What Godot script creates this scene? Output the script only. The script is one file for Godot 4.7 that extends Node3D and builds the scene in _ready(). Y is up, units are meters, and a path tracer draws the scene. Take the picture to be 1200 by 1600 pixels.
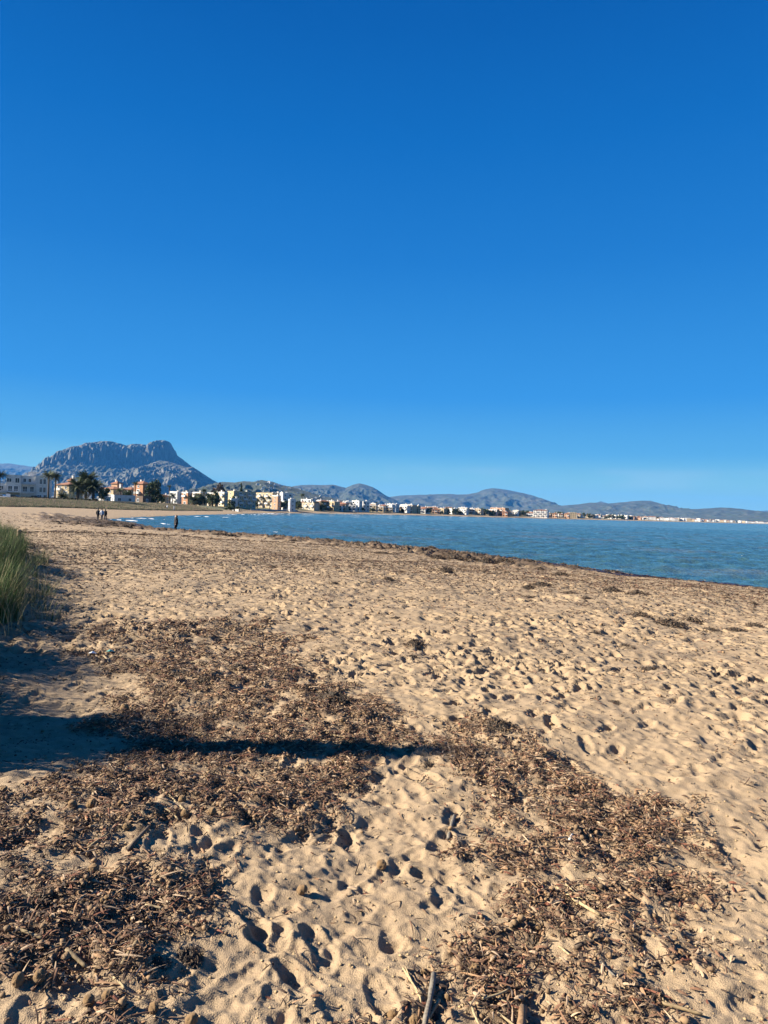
extends Node3D
# A wide sandy bay on a clear winter day: trampled beach with dry seagrass litter, sea, seafront houses and hills.
# Metres, y up. The viewer stands at x = 0, z = 0 and looks towards -z; "depth" below means -z.

var ZONES: Array = [PackedVector2Array([Vector2(-3.83, 8.48), Vector2(-3.46, 9.18), Vector2(-2.55, 9.04), Vector2(-1.86, 9.89), Vector2(-0.94, 8.32), Vector2(-0.22, 5.93), Vector2(0.25, 5.25), Vector2(0, 4.41), Vector2(-0.29, 3.84), Vector2(-0.12, 3.49), Vector2(-0.55, 3.42), Vector2(-0.96, 3.4), Vector2(-1.08, 3.14), Vector2(-1.09, 2.93), Vector2(-0.57, 2.9), Vector2(-0.51, 2.69), Vector2(-0.62, 2.47), Vector2(-0.58, 2.32), Vector2(-0.75, 2.2), Vector2(-0.72, 1.99), Vector2(-0.51, 1.2), Vector2(-1.34, 1.18), Vector2(-2.72, 3.22), Vector2(-1.96, 3.71), Vector2(-1.68, 4.21), Vector2(-2.29, 6)]),
	PackedVector2Array([Vector2(0.41, 4.89), Vector2(1, 5.32), Vector2(1.28, 4.52), Vector2(1.59, 4.22), Vector2(1.78, 3.75), Vector2(1.73, 3.44), Vector2(1.46, 3.18), Vector2(1.26, 2.9), Vector2(1.25, 2.6), Vector2(1.1, 2.38), Vector2(0.93, 2.11), Vector2(0.64, 1.23), Vector2(-0.34, 1.21), Vector2(-0.12, 2.09), Vector2(-0.08, 2.23), Vector2(0.09, 2.3), Vector2(0.12, 2.47), Vector2(0.43, 2.72), Vector2(0.39, 2.95), Vector2(0.3, 3.16), Vector2(0.51, 3.36), Vector2(0.77, 3.5), Vector2(0.68, 3.82), Vector2(0.4, 4.28)]),
	PackedVector2Array([Vector2(-2.17, 8.54), Vector2(-1.18, 8.95), Vector2(-0.53, 6.99), Vector2(-1.08, 6.39), Vector2(-1.92, 6.8)]),
	PackedVector2Array([Vector2(0.1, 5.31), Vector2(0.68, 5.55), Vector2(1.07, 5.17), Vector2(0.89, 4.73), Vector2(0.42, 4.5), Vector2(0.18, 4.73)])]
var SHORE: PackedVector2Array = PackedVector2Array([Vector2(60, -30), Vector2(30, 10), Vector2(23, 25), Vector2(18, 32), Vector2(13.9, 37), Vector2(11.5, 43), Vector2(8.6, 47), Vector2(4.8, 51.5), Vector2(0, 56.5), Vector2(-5.8, 61.6), Vector2(-12.4, 66), Vector2(-17.8, 70), Vector2(-22.5, 74), Vector2(-28, 80), Vector2(-32.5, 90), Vector2(-37, 97), Vector2(-46, 110), Vector2(-53, 130), Vector2(-57, 160), Vector2(-60, 200), Vector2(-63, 260), Vector2(-66, 330), Vector2(-68, 400), Vector2(-51, 545), Vector2(0, 700), Vector2(79, 840), Vector2(182, 970), Vector2(325, 1150), Vector2(564, 1500), Vector2(1035, 2200), Vector2(1975, 3500), Vector2(6000, 8000)])
var DUNE: PackedVector2Array = PackedVector2Array([Vector2(-3.2, -40), Vector2(-3.2, 0), Vector2(-3.5, 4), Vector2(-4.1, 8), Vector2(-8.2, 16.5), Vector2(-12.4, 24.5), Vector2(-24, 31), Vector2(-50, 60), Vector2(-86, 128), Vector2(-83, 168), Vector2(-77, 200), Vector2(-76, 250), Vector2(-78, 330), Vector2(-84, 415), Vector2(-66, 560), Vector2(-14, 720), Vector2(64, 862), Vector2(166, 993), Vector2(308, 1176), Vector2(545, 1535), Vector2(1010, 2240), Vector2(1940, 3560), Vector2(5800, 8200)])
var HILLS: Array = [
	["distant_range", 15500.0, 5200.0, 2500.0, "far", PackedVector2Array([Vector2(-10061.15, 0), Vector2(-9332.08, 763.07), Vector2(-8748.82, 825.01), Vector2(-8530.1, 831.84), Vector2(-8165.57, 784.89), Vector2(-7873.94, 764.82), Vector2(-7582.31, 730.18), Vector2(-7144.87, 612.59), Vector2(-6415.8, 299.97), Vector2(-5832.55, 0)])],
	["rock_mountain", 8200.0, 2400.0, 2200.0, "rock", PackedVector2Array([Vector2(-4017.05, 0), Vector2(-3894.91, 112.17), Vector2(-3820.06, 264.94), Vector2(-3744, 398.79), Vector2(-3666.7, 506.06), Vector2(-3588.13, 586.1), Vector2(-3508.25, 623.62), Vector2(-3454.26, 644.08), Vector2(-3416.11, 674.03), Vector2(-3355.55, 688.17), Vector2(-3260.47, 717.51), Vector2(-3175.04, 715.87), Vector2(-3058.83, 686.86), Vector2(-2969.9, 715.77), Vector2(-2867.2, 711.49), Vector2(-2824.31, 751.35), Vector2(-2756.2, 782.6), Vector2(-2680.86, 787.24), Vector2(-2642.79, 763.71), Vector2(-2623.64, 702.05), Vector2(-2598.01, 632.8), Vector2(-2533.39, 582.86), Vector2(-2454.81, 517.26), Vector2(-2368.35, 451.23), Vector2(-2232.6, 354.54), Vector2(-2093.41, 280.52), Vector2(-1914.39, 189.57), Vector2(-1653.85, 0)])],
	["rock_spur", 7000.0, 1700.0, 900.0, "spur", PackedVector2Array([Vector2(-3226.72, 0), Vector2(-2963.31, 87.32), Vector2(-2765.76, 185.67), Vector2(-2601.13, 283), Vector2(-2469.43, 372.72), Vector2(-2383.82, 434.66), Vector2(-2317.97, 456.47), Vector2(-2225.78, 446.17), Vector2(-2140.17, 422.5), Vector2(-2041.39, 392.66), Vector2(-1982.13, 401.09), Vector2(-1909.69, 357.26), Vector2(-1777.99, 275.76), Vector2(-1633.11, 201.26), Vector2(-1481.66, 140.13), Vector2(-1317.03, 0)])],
	["village_hill", 3600.0, 1100.0, 1200.0, "green", PackedVector2Array([Vector2(-1015.99, 0), Vector2(-914.39, 118.11), Vector2(-863.59, 133.24), Vector2(-795.86, 131.97), Vector2(-745.06, 140.33), Vector2(-694.26, 138.53), Vector2(-653.62, 149.96), Vector2(-592.66, 141.7), Vector2(-541.86, 126.35), Vector2(-491.06, 117.77), Vector2(-423.33, 99.57), Vector2(-338.66, 78.5), Vector2(-237.06, 57.97), Vector2(-135.47, 40.82), Vector2(-33.87, 0)])],
	["bare_range", 9500.0, 2600.0, 1800.0, "far", PackedVector2Array([Vector2(-1787.39, 0), Vector2(-1429.92, 288.74), Vector2(-1161.81, 337.32), Vector2(-1027.75, 345.97), Vector2(-893.7, 345.68), Vector2(-714.96, 355.73), Vector2(-536.22, 316.62), Vector2(-446.85, 364.09), Vector2(-357.48, 384.75), Vector2(-268.11, 369.67), Vector2(-160.87, 337.27), Vector2(-71.5, 286.43), Vector2(17.87, 226.66), Vector2(142.99, 176.94), Vector2(446.85, 0)])],
	["long_range", 11500.0, 3200.0, 2200.0, "far", PackedVector2Array([Vector2(-432.74, 0), Vector2(-108.18, 227.06), Vector2(108.18, 255.44), Vector2(270.46, 282.14), Vector2(540.92, 301.4), Vector2(865.48, 322.35), Vector2(1081.84, 334.51), Vector2(1244.12, 328.75), Vector2(1406.4, 339.22), Vector2(1568.67, 376.74), Vector2(1676.86, 428.8), Vector2(1817.5, 454.82), Vector2(1893.23, 451.78), Vector2(2055.5, 435.2), Vector2(2217.78, 407.81), Vector2(2380.06, 380.42), Vector2(2542.33, 331.39), Vector2(2704.61, 271.54), Vector2(2834.43, 221.5), Vector2(3137.35, 166.04), Vector2(3678.27, 0)])],
	["dark_hill", 9000.0, 2300.0, 1600.0, "far", PackedVector2Array([Vector2(1862.65, 0), Vector2(2116.65, 119.38), Vector2(2370.65, 156.94), Vector2(2582.31, 180.47), Vector2(2709.31, 205.6), Vector2(2836.31, 209.57), Vector2(2963.31, 200.83), Vector2(3090.31, 217.49), Vector2(3259.64, 239.71), Vector2(3386.64, 252.14), Vector2(3513.64, 256.1), Vector2(3598.31, 233.34), Vector2(3682.97, 193.65), Vector2(3784.57, 146.02), Vector2(4063.97, 87), Vector2(4317.97, 0)])],
	["shore_range", 8000.0, 2000.0, 1600.0, "far", PackedVector2Array([Vector2(3010.35, 0), Vector2(3311.38, 113.1), Vector2(3461.9, 136.61), Vector2(3650.05, 146.24), Vector2(3800.56, 158.46), Vector2(3951.08, 174.45), Vector2(4063.97, 174.21), Vector2(4214.49, 163.85), Vector2(4365, 145.97), Vector2(4515.52, 135.62), Vector2(4741.3, 120.08), Vector2(5042.33, 106.9), Vector2(5493.89, 75.83), Vector2(6020.7, 0)])],
	["pale_peak", 14500.0, 2500.0, 1500.0, "far", PackedVector2Array([Vector2(3955.79, 0), Vector2(4433.21, 306.1), Vector2(4610.54, 366.19), Vector2(4774.22, 316.74), Vector2(5319.85, 0)])],
	["far_headland", 14000.0, 2500.0, 1500.0, "far", PackedVector2Array([Vector2(6848.54, 0), Vector2(7507.06, 238.17), Vector2(7770.46, 259.56), Vector2(8099.72, 289.59), Vector2(8692.38, 275.15), Vector2(9746, 0)])]]
const BUILDINGS = [
	[-140.55, 300, 7.78, 12.06, 7.5, 24, "cream", "hip", 3, "cream apartment house half hidden behind the thin pair of palms"],
	[-146.88, 318, 2.3, 14.46, 2.2, 24, "peach", "hip", 1, "small peach roof turret on the cream apartment house behind palms"],
	[-135.2, 335, 9.32, 11.58, 8.2, 26, "cream", "hip", 3, "cream house with long terracotta roof beyond the fat palm cluster"],
	[-129.82, 345, 6.76, 11.8, 8.0, 20, "cream", "hip", 3, "cream house with stepped terracotta roof beside the brick-red tower house"],
	[-138.29, 350, 4.11, 14.69, 3.6, 26, "peach", "hip", 1, "round-looking peach roof turret on the long terracotta roof"],
	[-118.28, 330, 6.64, 14.4, 4.6, 32, "orange", "hip", 4, "brick-orange tower house with dark arched openings under its roof"],
	[-108.2, 262, 3.67, 5.47, 2.5, 32, "white", "gable", 1, "low white gabled beach hut in front of the fat palms"],
	[-104.52, 270, 8.13, 5.76, 4.8, -36, "white", "flat", 1, "long low white pavilion beside the white gabled hut"],
	[-102.15, 285, 5.48, 5.36, 4.6, 27, "brown", "flat", 1, "low brown brick pavilion below the orange tower house"],
	[-139.96, 430, 5.51, 9.78, 5.8, 22, "cream", "hip", 2, "cream house with flat terrace right of the dark pines"],
	[-139.97, 455, 7.47, 11.7, 6.0, 28, "white", "flat", 3, "white terraced house with a roof balcony between small trees"],
	[-128.11, 440, 6.08, 11.23, 3.6, 36, "orange", "flat", 3, "orange-fronted apartment house beside the dark bushy palm"],
	[-128.66, 470, 7.88, 12.04, 5.8, 30, "cream", "flat", 3, "yellowish cream apartment block behind the dark bushy palm"],
	[-115.97, 460, 7.34, 11.73, 4.6, 34, "cream", "flat", 3, "cream block between two tall palms with a pink wall"],
	[-102.14, 430, 7.08, 11.77, 2.8, 47, "cream", "flat", 4, "pale yellow apartment block with blank sunlit side wall"],
	[-92.93, 440, 17.08, 12.74, 7.1, -46, "cream", "flat", 4, "long shaded apartment block with many roof chimneys"],
	[-87.7, 395, 3.86, 7.54, 4.6, -20, "white", "flat", 2, "small white cube house in front of the long shaded block"],
	[-89.28, 520, 18.59, 14.16, 11.8, 34, "cream", "flat", 4, "big four storey cream apartment block with white roof parapet"],
	[-79.49, 500, 5.58, 12.05, 3.5, 34, "peach", "flat", 4, "peach balcony tower projecting from the big cream apartment block"],
	[-74.61, 515, 8.52, 14.48, 4.8, -37, "white", "flat", 4, "white apartment block with grey shaded front and dark windows"],
	[-67.29, 495, 4.82, 9.52, 2.3, -42, "white", "flat", 3, "narrow shaded annex at the end of the white apartment block"],
	[-74.37, 620, 5.54, 10.29, 7.8, 17, "cream", "hip", 2, "small cream house behind the tall thin palm"],
	[-66.53, 640, 9.91, 11.44, 8.4, 27, "white", "hip", 2, "white house with dark red tiled roof near the shore"],
	[-55.71, 630, 7.43, 12.21, 6.3, -27, "brown", "hip", 3, "brown apartment house with ochre roof edge near the shore"],
	[-52.14, 680, 5.8, 11.9, 4.0, 32, "brown", "flat", 3, "dark brown terraced house among trees near the shore"],
	[-46.09, 690, 6.16, 12.89, 5.0, 28, "peach", "hip", 3, "peach pink house with dark openings among the shore trees"],
	[-37.86, 700, 7.58, 11.34, 4.2, -38, "sand", "flat", 3, "shaded house behind the shore trees"],
	[-27.99, 700, 9.7, 12.96, 5.7, 36, "white", "flat", 3, "bright white block with stepped terraces above the shore trees"],
	[-20.32, 720, 8.89, 12.83, 4.3, -42, "white", "flat", 3, "shaded block beside the bright white terraced block"],
	[-11.08, 760, 6.37, 11.55, 4.7, 30, "sand", "flat", 2, "sand coloured low house beyond the shaded block"],
	[-0.73, 780, 8.02, 11.37, 7.0, 26, "cream", "hip", 2, "cream house with brown roof next to the beach hotel"],
	[10.54, 800, 12.44, 11.93, 8.5, 32, "white", "flat", 3, "white block with arched balconies next to the beach hotel"],
	[29.7, 820, 16.83, 11.97, 12.5, 30, "cream", "flat", 4, "cream beach hotel with rows of balconies and a flat roof"],
	[42.16, 830, 4.41, 11.68, 2.1, -42, "cream", "flat", 3, "narrow shaded wing of the cream beach hotel"],
	[172.45, 1010, 23.79, 13.52, 14, 34, "peach", "flat", 3, "salmon pink apartment block on the far shore"],
	[177.42, 990, 7.83, 8.91, 7.6, 24, "orange", "hip", 2, "small orange house in front of the salmon pink block"],
	[253.27, 1090, 22.29, 14.39, 16, 22, "white", "hip", 4, "large bright white villa block standing out on the far shore"],
	[289.93, 1150, 8.15, 10.31, 8.7, 22, "peach", "hip", 2, "peach house with terracotta roof right beside the large white villa block"],
	[302.82, 1160, 7.24, 9.6, 9.5, 18, "sand", "hip", 2, "sand coloured house between two peach houses with terracotta roofs"],
	[311.84, 1155, 8.48, 10.98, 7.4, 26, "peach", "hip", 2, "peach house with terracotta roof at the end of its row of three"]]
const BALLS = [[-1.13, 2.19, 0.028], [-1.07, 2.21, 0.028], [-0.88, 2.14, 0.023], [-0.83, 2.16, 0.023], [-0.68, 2.15, 0.023], [-0.55, 2.12, 0.025], [-1.17, 2.85, 0.031], [-1.43, 3.43, 0.032], [-1.51, 3.4, 0.028], [-1.17, 3.22, 0.024], [-0.94, 2.64, 0.026], [-0.87, 2.55, 0.025], [-0.96, 3.45, 0.029], [-0.83, 3.46, 0.032], [-1.3, 2.46, 0.025], [0.08, 2.25, 0.023], [0.15, 2.22, 0.021], [0.27, 2.34, 0.016], [0.2, 2.48, 0.022], [0.38, 2.47, 0.022], [0.04, 3.18, 0.030], [-0.3, 2.91, 0.028], [-1.94, 3.55, 0.029], [-1.67, 3.29, 0.028], [-1.41, 3.03, 0.023], [-1.02, 3.6, 0.026], [-0.86, 5.71, 0.028], [-0.43, 4.32, 0.030], [-0.27, 4.36, 0.026], [-0.26, 5.03, 0.030], [-1.62, 5.3, 0.031], [-1.99, 5.35, 0.042], [1.68, 3.69, 0.023], [1.38, 3.49, 0.022], [1.01, 3.53, 0.022], [0.67, 2.73, 0.021], [0.95, 2.47, 0.022]]
const STICKS = [
	[0.12, 2.46, 0.18, 2.27, 0.0081, "straw", "thin pale straw lying beside the grey driftwood stick"],
	[0.13, 2.46, 0.17, 2.31, 0.0059, "straw", "thinner pale straw lying right against its longer twin"],
	[0.23, 2.43, 0.18, 2.18, 0.0211, "grey", "grey split driftwood stick lying between sea balls"],
	[0.24, 2.32, 0.2, 2.24, 0.0131, "straw", "short flat pale splinter resting beside the grey driftwood stick"],
	[0.52, 2.29, 0.45, 2.03, 0.0278, "brown", "broad brown split wood slat lying on the litter"],
	[0.44, 2.33, 0.51, 2.28, 0.0079, "straw", "thin pale straw touching the end of the brown wood slat"],
	[0.82, 3.04, 0.94, 2.8, 0.0157, "straw", "long pale reed lying across the dense litter"],
	[0.87, 3.06, 0.92, 2.9, 0.0080, "straw", "short thin reed parallel to the long pale reed"],
	[0.78, 2.59, 0.91, 2.64, 0.0173, "dark", "dark grey-brown stick lying in the dense litter"],
	[-1.16, 3.72, -0.97, 3.5, 0.0149, "straw", "curved pale reed at the edge of the shaded strip"],
	[0.44, 3.74, 0.38, 3.48, 0.0223, "grey", "grey stick poking up from trampled sand"],
	[-1.26, 2.42, -1.15, 2.4, 0.0136, "straw", "flat pale reed lying between small sea balls"],
	[-1.05, 2.35, -0.96, 2.31, 0.0159, "tan", "stout tan reed stub lying in dark litter"],
	[-0.84, 2.3, -0.82, 2.4, 0.0161, "tan", "broken tan cane lying slanted in dark litter"],
	[-1.19, 2.7, -1.21, 2.87, 0.0091, "straw", "thin pale straw leaning beside a sea ball"],
	[-1.09, 3.03, -1.07, 3.24, 0.0199, "dark", "dark forked stick casting a shadow on the sand edge"],
	[-1.42, 3.11, -1.35, 3.15, 0.0165, "grey", "short bleached stick among fuzzy litter lumps"],
	[-1.27, 3.03, -1.23, 3.14, 0.0163, "tan", "short tan cane among fuzzy litter lumps"],
	[-1.08, 3.48, -0.98, 3.41, 0.0107, "straw", "short pale straw tip at the sand edge"],
	[-2.9, 7.16, -2.69, 6.76, 0.0202, "straw", "small pale straw stub in the shadow of the dune"],
	[-0.89, 2.67, -0.82, 2.67, 0.0117, "straw", "pale straw lying level in reddish litter"],
	[0.99, 3.44, 1.03, 3.53, 0.0144, "white", "small white splinter standing in the litter"],
	[0.85, 2.51, 0.87, 2.41, 0.0083, "grey", "thin grey twig lying in the litter"],
	[0.72, 2.6, 0.74, 2.5, 0.0085, "straw", "thin pale twig slanting through the litter"],
	[0.99, 2.3, 1.1, 2.24, 0.0131, "tan", "weathered tan stick lying half on clean sand"],
	[0.75, 2.2, 0.73, 2.11, 0.0152, "straw", "pale reed end standing in litter beside a fibrous lump"],
	[-0.14, 2.13, -0.13, 2.04, 0.0148, "straw", "pale reed end standing in the sand"],
	[-1.48, 4.55, -1.32, 4.69, 0.0138, "straw", "pale straw lying along the shaded strip"]]
const CLUMPS = [[-0.37, 5.58, 0.24], [0.91, 5.08, 0.19], [-3.14, 19.64, 0.26], [0.11, 7.17, 0.11], [0.24, 10.33, 0.14], [0.42, 8.14, 0.23], [4.34, 14.42, 0.24], [4.47, 11.73, 0.33], [4.72, 11.15, 0.40], [5.54, 12.14, 0.37], [5.31, 10.96, 0.27], [5.76, 11.04, 0.25], [6.29, 11.43, 0.24], [3.17, 8.75, 0.16], [3.09, 9.8, 0.15], [2.99, 7.49, 0.18], [2.03, 5.85, 0.12], [6.17, 16.39, 0.43], [5.98, 17.64, 0.40], [4.26, 15.36, 0.29], [4.03, 17.13, 0.42], [6.09, 23.12, 0.52], [8.84, 16.21, 0.18], [1.95, 20.73, 0.35], [0.16, 17.21, 0.26], [-1.07, 15.18, 0.17], [-0.63, 11.09, 0.19], [0.36, 7.56, 0.14], [3.54, 16.35, 0.31], [3.15, 14.58, 0.25], [3.34, 22.21, 0.38], [2.16, 22.96, 0.43], [1.02, 4.17, 0.10], [0.77, 4.08, 0.09], [0.33, 4.4, 0.10], [-1.18, 6.98, 0.14], [-1.36, 6.56, 0.12], [-1.55, 4.57, 0.13], [-1.51, 4.34, 0.14], [-1.26, 2.65, 0.10], [1.02, 2.65, 0.07], [0.97, 2.34, 0.09], [0.64, 2.69, 0.08], [0.77, 2.67, 0.07], [-0.66, 2.43, 0.10], [-0.75, 2.37, 0.08], [-1.54, 6.07, 0.13], [-1.82, 6.26, 0.15]]

const EYE := 3.1
const EXPOSURE := 3.2
const FINE := 560
const SIDE := 13
const NC := FINE + 2 * SIDE + 1
const HALF := 0.8727
const RATIO1 := 1.0036
const RATIO2 := 1.03

var rng := RandomNumberGenerator.new()
var taken := {}
var rings := PackedFloat32Array()
var angles := PackedFloat32Array()
var sin_a := PackedFloat32Array()
var cos_a := PackedFloat32Array()
var H := PackedFloat32Array()
var S := PackedFloat32Array()
var DL := PackedFloat32Array()
var row1 := 0
var row2 := 0
var mask := PackedFloat32Array()
var M := {}
var hill_grids := {}
const MX0 := -6.0
const MD0 := 0.8
const MCELL := 0.04
const MNX := 275
const MNZ := 300

# ---------------------------------------------------------------- helpers
func noise(seed_: int, freq: float, octaves := 3, kind := FastNoiseLite.TYPE_SIMPLEX_SMOOTH) -> FastNoiseLite:
	var n := FastNoiseLite.new()
	n.seed = seed_
	n.frequency = freq
	n.noise_type = kind
	n.fractal_octaves = octaves
	if octaves <= 1:
		n.fractal_type = FastNoiseLite.FRACTAL_NONE
	return n

func numbered(called: String) -> String:
	taken[called] = taken.get(called, -1) + 1
	return called if taken[called] == 0 else "%s_%03d" % [called, taken[called]]

func lin(r: float, g: float, b: float) -> Color:
	return Color(r, g, b).linear_to_srgb()

func mat(r: float, g: float, b: float, rough := 0.85, metal := 0.0) -> StandardMaterial3D:
	var m := StandardMaterial3D.new()
	m.albedo_color = lin(r, g, b)
	m.roughness = rough
	m.metallic = metal
	return m

func painted(rough := 0.9, back := 0.0) -> StandardMaterial3D:
	var m := StandardMaterial3D.new()
	m.vertex_color_use_as_albedo = true
	m.roughness = rough
	if back > 0.0:
		m.backlight_enabled = true
		m.backlight = Color(back, back, back)
	return m

func grain_texture(seed_: int, freq: float, size: int, low: float, high: float, octaves := 4) -> ImageTexture:
	var im := noise(seed_, freq, octaves).get_seamless_image(size, size)
	im.convert(Image.FORMAT_L8)
	var data := im.get_data()
	for i in data.size():
		data[i] = int(clampf(lerpf(low, high, data[i] / 255.0), 0.0, 1.0) * 255.0)
	return ImageTexture.create_from_image(Image.create_from_data(size, size, false, Image.FORMAT_L8, data))

func bumps_texture(seed_: int, freq: float, size: int, strength: float, octaves := 4) -> ImageTexture:
	var im := noise(seed_, freq, octaves).get_seamless_image(size, size)
	im.convert(Image.FORMAT_RGBA8)
	im.bump_map_to_normal_map(strength)
	return ImageTexture.create_from_image(im)

func triplanar(m: StandardMaterial3D, tiles_per_metre: float, color_map: Texture2D, normal_map: Texture2D = null, strength := 1.0) -> StandardMaterial3D:
	m.uv1_triplanar = true
	m.uv1_world_triplanar = true
	m.uv1_scale = Vector3.ONE * tiles_per_metre
	if color_map:
		m.albedo_texture = color_map
	if normal_map:
		m.normal_enabled = true
		m.normal_texture = normal_map
		m.normal_scale = strength
	return m

func obj(called: String, mesh: Mesh, material: Material, parent: Node = self) -> MeshInstance3D:
	var o := MeshInstance3D.new()
	o.name = numbered(called) if parent == self else called
	o.mesh = mesh
	o.material_override = material
	parent.add_child(o, true)
	return o

func thing(called: String, label: String, category: String, at := Vector3.ZERO, turn := 0.0, group := "") -> Node3D:
	var o := Node3D.new()
	o.name = numbered(called)
	add_child(o, true)
	o.position = at
	o.rotation.y = turn
	return tag(o, label, category, group)

func tag(o: Node3D, label: String, category := "", group := "", kind := "") -> Node3D:
	if label: o.set_meta("label", label)
	if category: o.set_meta("category", category)
	if group: o.set_meta("group", group)
	if kind: o.set_meta("kind", kind)
	return o

func structure(o: Node3D, label := "") -> Node3D:
	return tag(o, label, "", "", "structure")

func copy(o: Node3D, label := "") -> Node3D:
	var base: String = String(o.name)
	if base.length() > 4 and base.right(3).is_valid_int(): base = base.left(-4)
	var c := o.duplicate() as Node3D
	c.name = numbered(base)
	add_child(c, true)
	if label: c.set_meta("label", label)
	return c

func surf() -> SurfaceTool:
	var st := SurfaceTool.new()
	st.begin(Mesh.PRIMITIVE_TRIANGLES)
	st.set_smooth_group(-1)
	return st

func tri(st: SurfaceTool, a: Vector3, b: Vector3, c: Vector3) -> void:
	st.add_vertex(a); st.add_vertex(c); st.add_vertex(b)

func quad(st: SurfaceTool, a: Vector3, b: Vector3, c: Vector3, d: Vector3) -> void:
	tri(st, a, b, c); tri(st, a, c, d)          # counter-clockwise seen from outside

func done(st: SurfaceTool) -> ArrayMesh:
	st.generate_normals()
	return st.commit()

func box(st: SurfaceTool, lo: Vector3, hi: Vector3) -> void:
	var p := func(i: int) -> Vector3: return Vector3(hi.x if i & 1 else lo.x, hi.y if i & 2 else lo.y, hi.z if i & 4 else lo.z)
	for f in [[4, 5, 7, 6], [1, 0, 2, 3], [5, 1, 3, 7], [0, 4, 6, 2], [6, 7, 3, 2], [0, 1, 5, 4]]:
		quad(st, p.call(f[0]), p.call(f[1]), p.call(f[2]), p.call(f[3]))

func tube(st: SurfaceTool, pts: PackedVector3Array, radii: PackedFloat32Array, sides := 6, caps := true) -> void:
	var prev := PackedVector3Array()
	for i in pts.size():
		var dir := (pts[mini(i + 1, pts.size() - 1)] - pts[maxi(i - 1, 0)]).normalized()
		var u := dir.cross(Vector3.UP if absf(dir.y) < 0.9 else Vector3.RIGHT).normalized()
		var w := u.cross(dir)
		var ring := PackedVector3Array()
		for k in sides:
			var t := TAU * k / sides
			ring.append(pts[i] + (u * cos(t) + w * sin(t)) * radii[i])
		if i > 0:
			for k in sides:
				quad(st, prev[k], ring[k], ring[(k + 1) % sides], prev[(k + 1) % sides])
		if caps and (i == 0 or i == pts.size() - 1):
			for k in sides:
				if i == 0: tri(st, pts[i], ring[k], ring[(k + 1) % sides])
				else: tri(st, pts[i], ring[(k + 1) % sides], ring[k])
		prev = ring

func polyline_distance(line: PackedVector2Array, p: Vector2) -> float:
	# positive on the left-hand side of the way the line runs (inland for both lines)
	var best := 1e18
	var side := 1.0
	for i in line.size() - 1:
		var a := line[i]
		var ab := line[i + 1] - a
		var ap := p - a
		var t := clampf(ap.dot(ab) / ab.length_squared(), 0.0, 1.0)
		var q := ap - ab * t
		var d := q.length_squared()
		if d < best - 1e-9:
			best = d
			side = signf(ab.cross(ap))
	return sqrt(best) * (side if side != 0.0 else 1.0)

# ---------------------------------------------------------------- the ground sheet
func row_of(r: float) -> float:
	if r < 1.2: return clampf(r / 0.12, 0.0, 10.0)
	if r < rings[row2]: return row1 + log(r / 1.2) / log(RATIO1)
	return minf(row2 + log(r / rings[row2]) / log(RATIO2), rings.size() - 1.001)

func col_of(a: float) -> float:
	if a < -HALF: return (a + PI) / (PI - HALF) * SIDE
	if a > HALF: return SIDE + FINE + (a - HALF) / (PI - HALF) * SIDE
	return SIDE + (a + HALF) / (2.0 * HALF) * FINE

func ground(x: float, z: float) -> float:
	var i := row_of(sqrt(x * x + z * z))
	var j := col_of(atan2(x, -z))
	var i0 := mini(int(i), rings.size() - 2)
	var j0 := mini(int(j), NC - 2)
	var fi := i - i0
	var fj := j - j0
	var k := i0 * NC + j0
	return lerpf(lerpf(H[k], H[k + 1], fj), lerpf(H[k + NC], H[k + NC + 1], fj), fi)

func shore_at(x: float, z: float) -> float:
	return S[int(row_of(sqrt(x * x + z * z))) * NC + int(col_of(atan2(x, -z)))]

func litter(x: float, d: float) -> float:
	var i := int((d - MD0) / MCELL)
	var j := int((x - MX0) / MCELL)
	if i < 0 or j < 0 or i >= MNZ or j >= MNX: return 0.0
	return mask[i * MNX + j]

func make_mask() -> void:
	var warp := noise(11, 1.1, 4)
	var patch := noise(12, 1.5, 4)
	var gaps := noise(13, 5.0, 2)
	mask.resize(MNX * MNZ)
	var polys: Array = []
	for z in ZONES: polys.append(z)
	for i in MNZ:
		var d := MD0 + (i + 0.5) * MCELL
		for j in MNX:
			var x := MX0 + (j + 0.5) * MCELL
			var amp := 0.10 + 0.035 * d
			var q := Vector2(x + warp.get_noise_2d(x * 1.6, d * 1.6) * amp * 2.2, d + warp.get_noise_2d(x * 1.6 + 40.0, d * 1.6) * amp * 2.2)
			var m := 0.0
			for k in polys.size():
				if Geometry2D.is_point_in_polygon(q, polys[k]):
					m = maxf(m, 1.0 if k < 2 else 0.55)
			mask[i * MNX + j] = m
	# soften the outline, then break the cover up into clumps and bare gaps
	for pass_ in 14:
		var out := mask.duplicate()
		for i in range(1, MNZ - 1):
			for j in range(1, MNX - 1):
				var k := i * MNX + j
				out[k] = mask[k] * 0.2 + (mask[k - 1] + mask[k + 1] + mask[k - MNX] + mask[k + MNX]) * 0.2
		mask = out
	for i in MNZ:
		var d := MD0 + (i + 0.5) * MCELL
		for j in MNX:
			var x := MX0 + (j + 0.5) * MCELL
			var n := patch.get_noise_2d(x, d) * 0.9 + gaps.get_noise_2d(x, d) * 0.75
			var base := clampf(mask[i * MNX + j] * 1.6 - 0.42, 0.0, 1.0)
			var m := base * clampf(0.66 + 1.25 * n, 0.02, 1.0) * (1.0 - 0.4 * smoothstep(4.6, 8.0, d))
			mask[i * MNX + j] = clampf(maxf(m, (n - 0.12) * 0.14), 0.0, 1.0)

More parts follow.
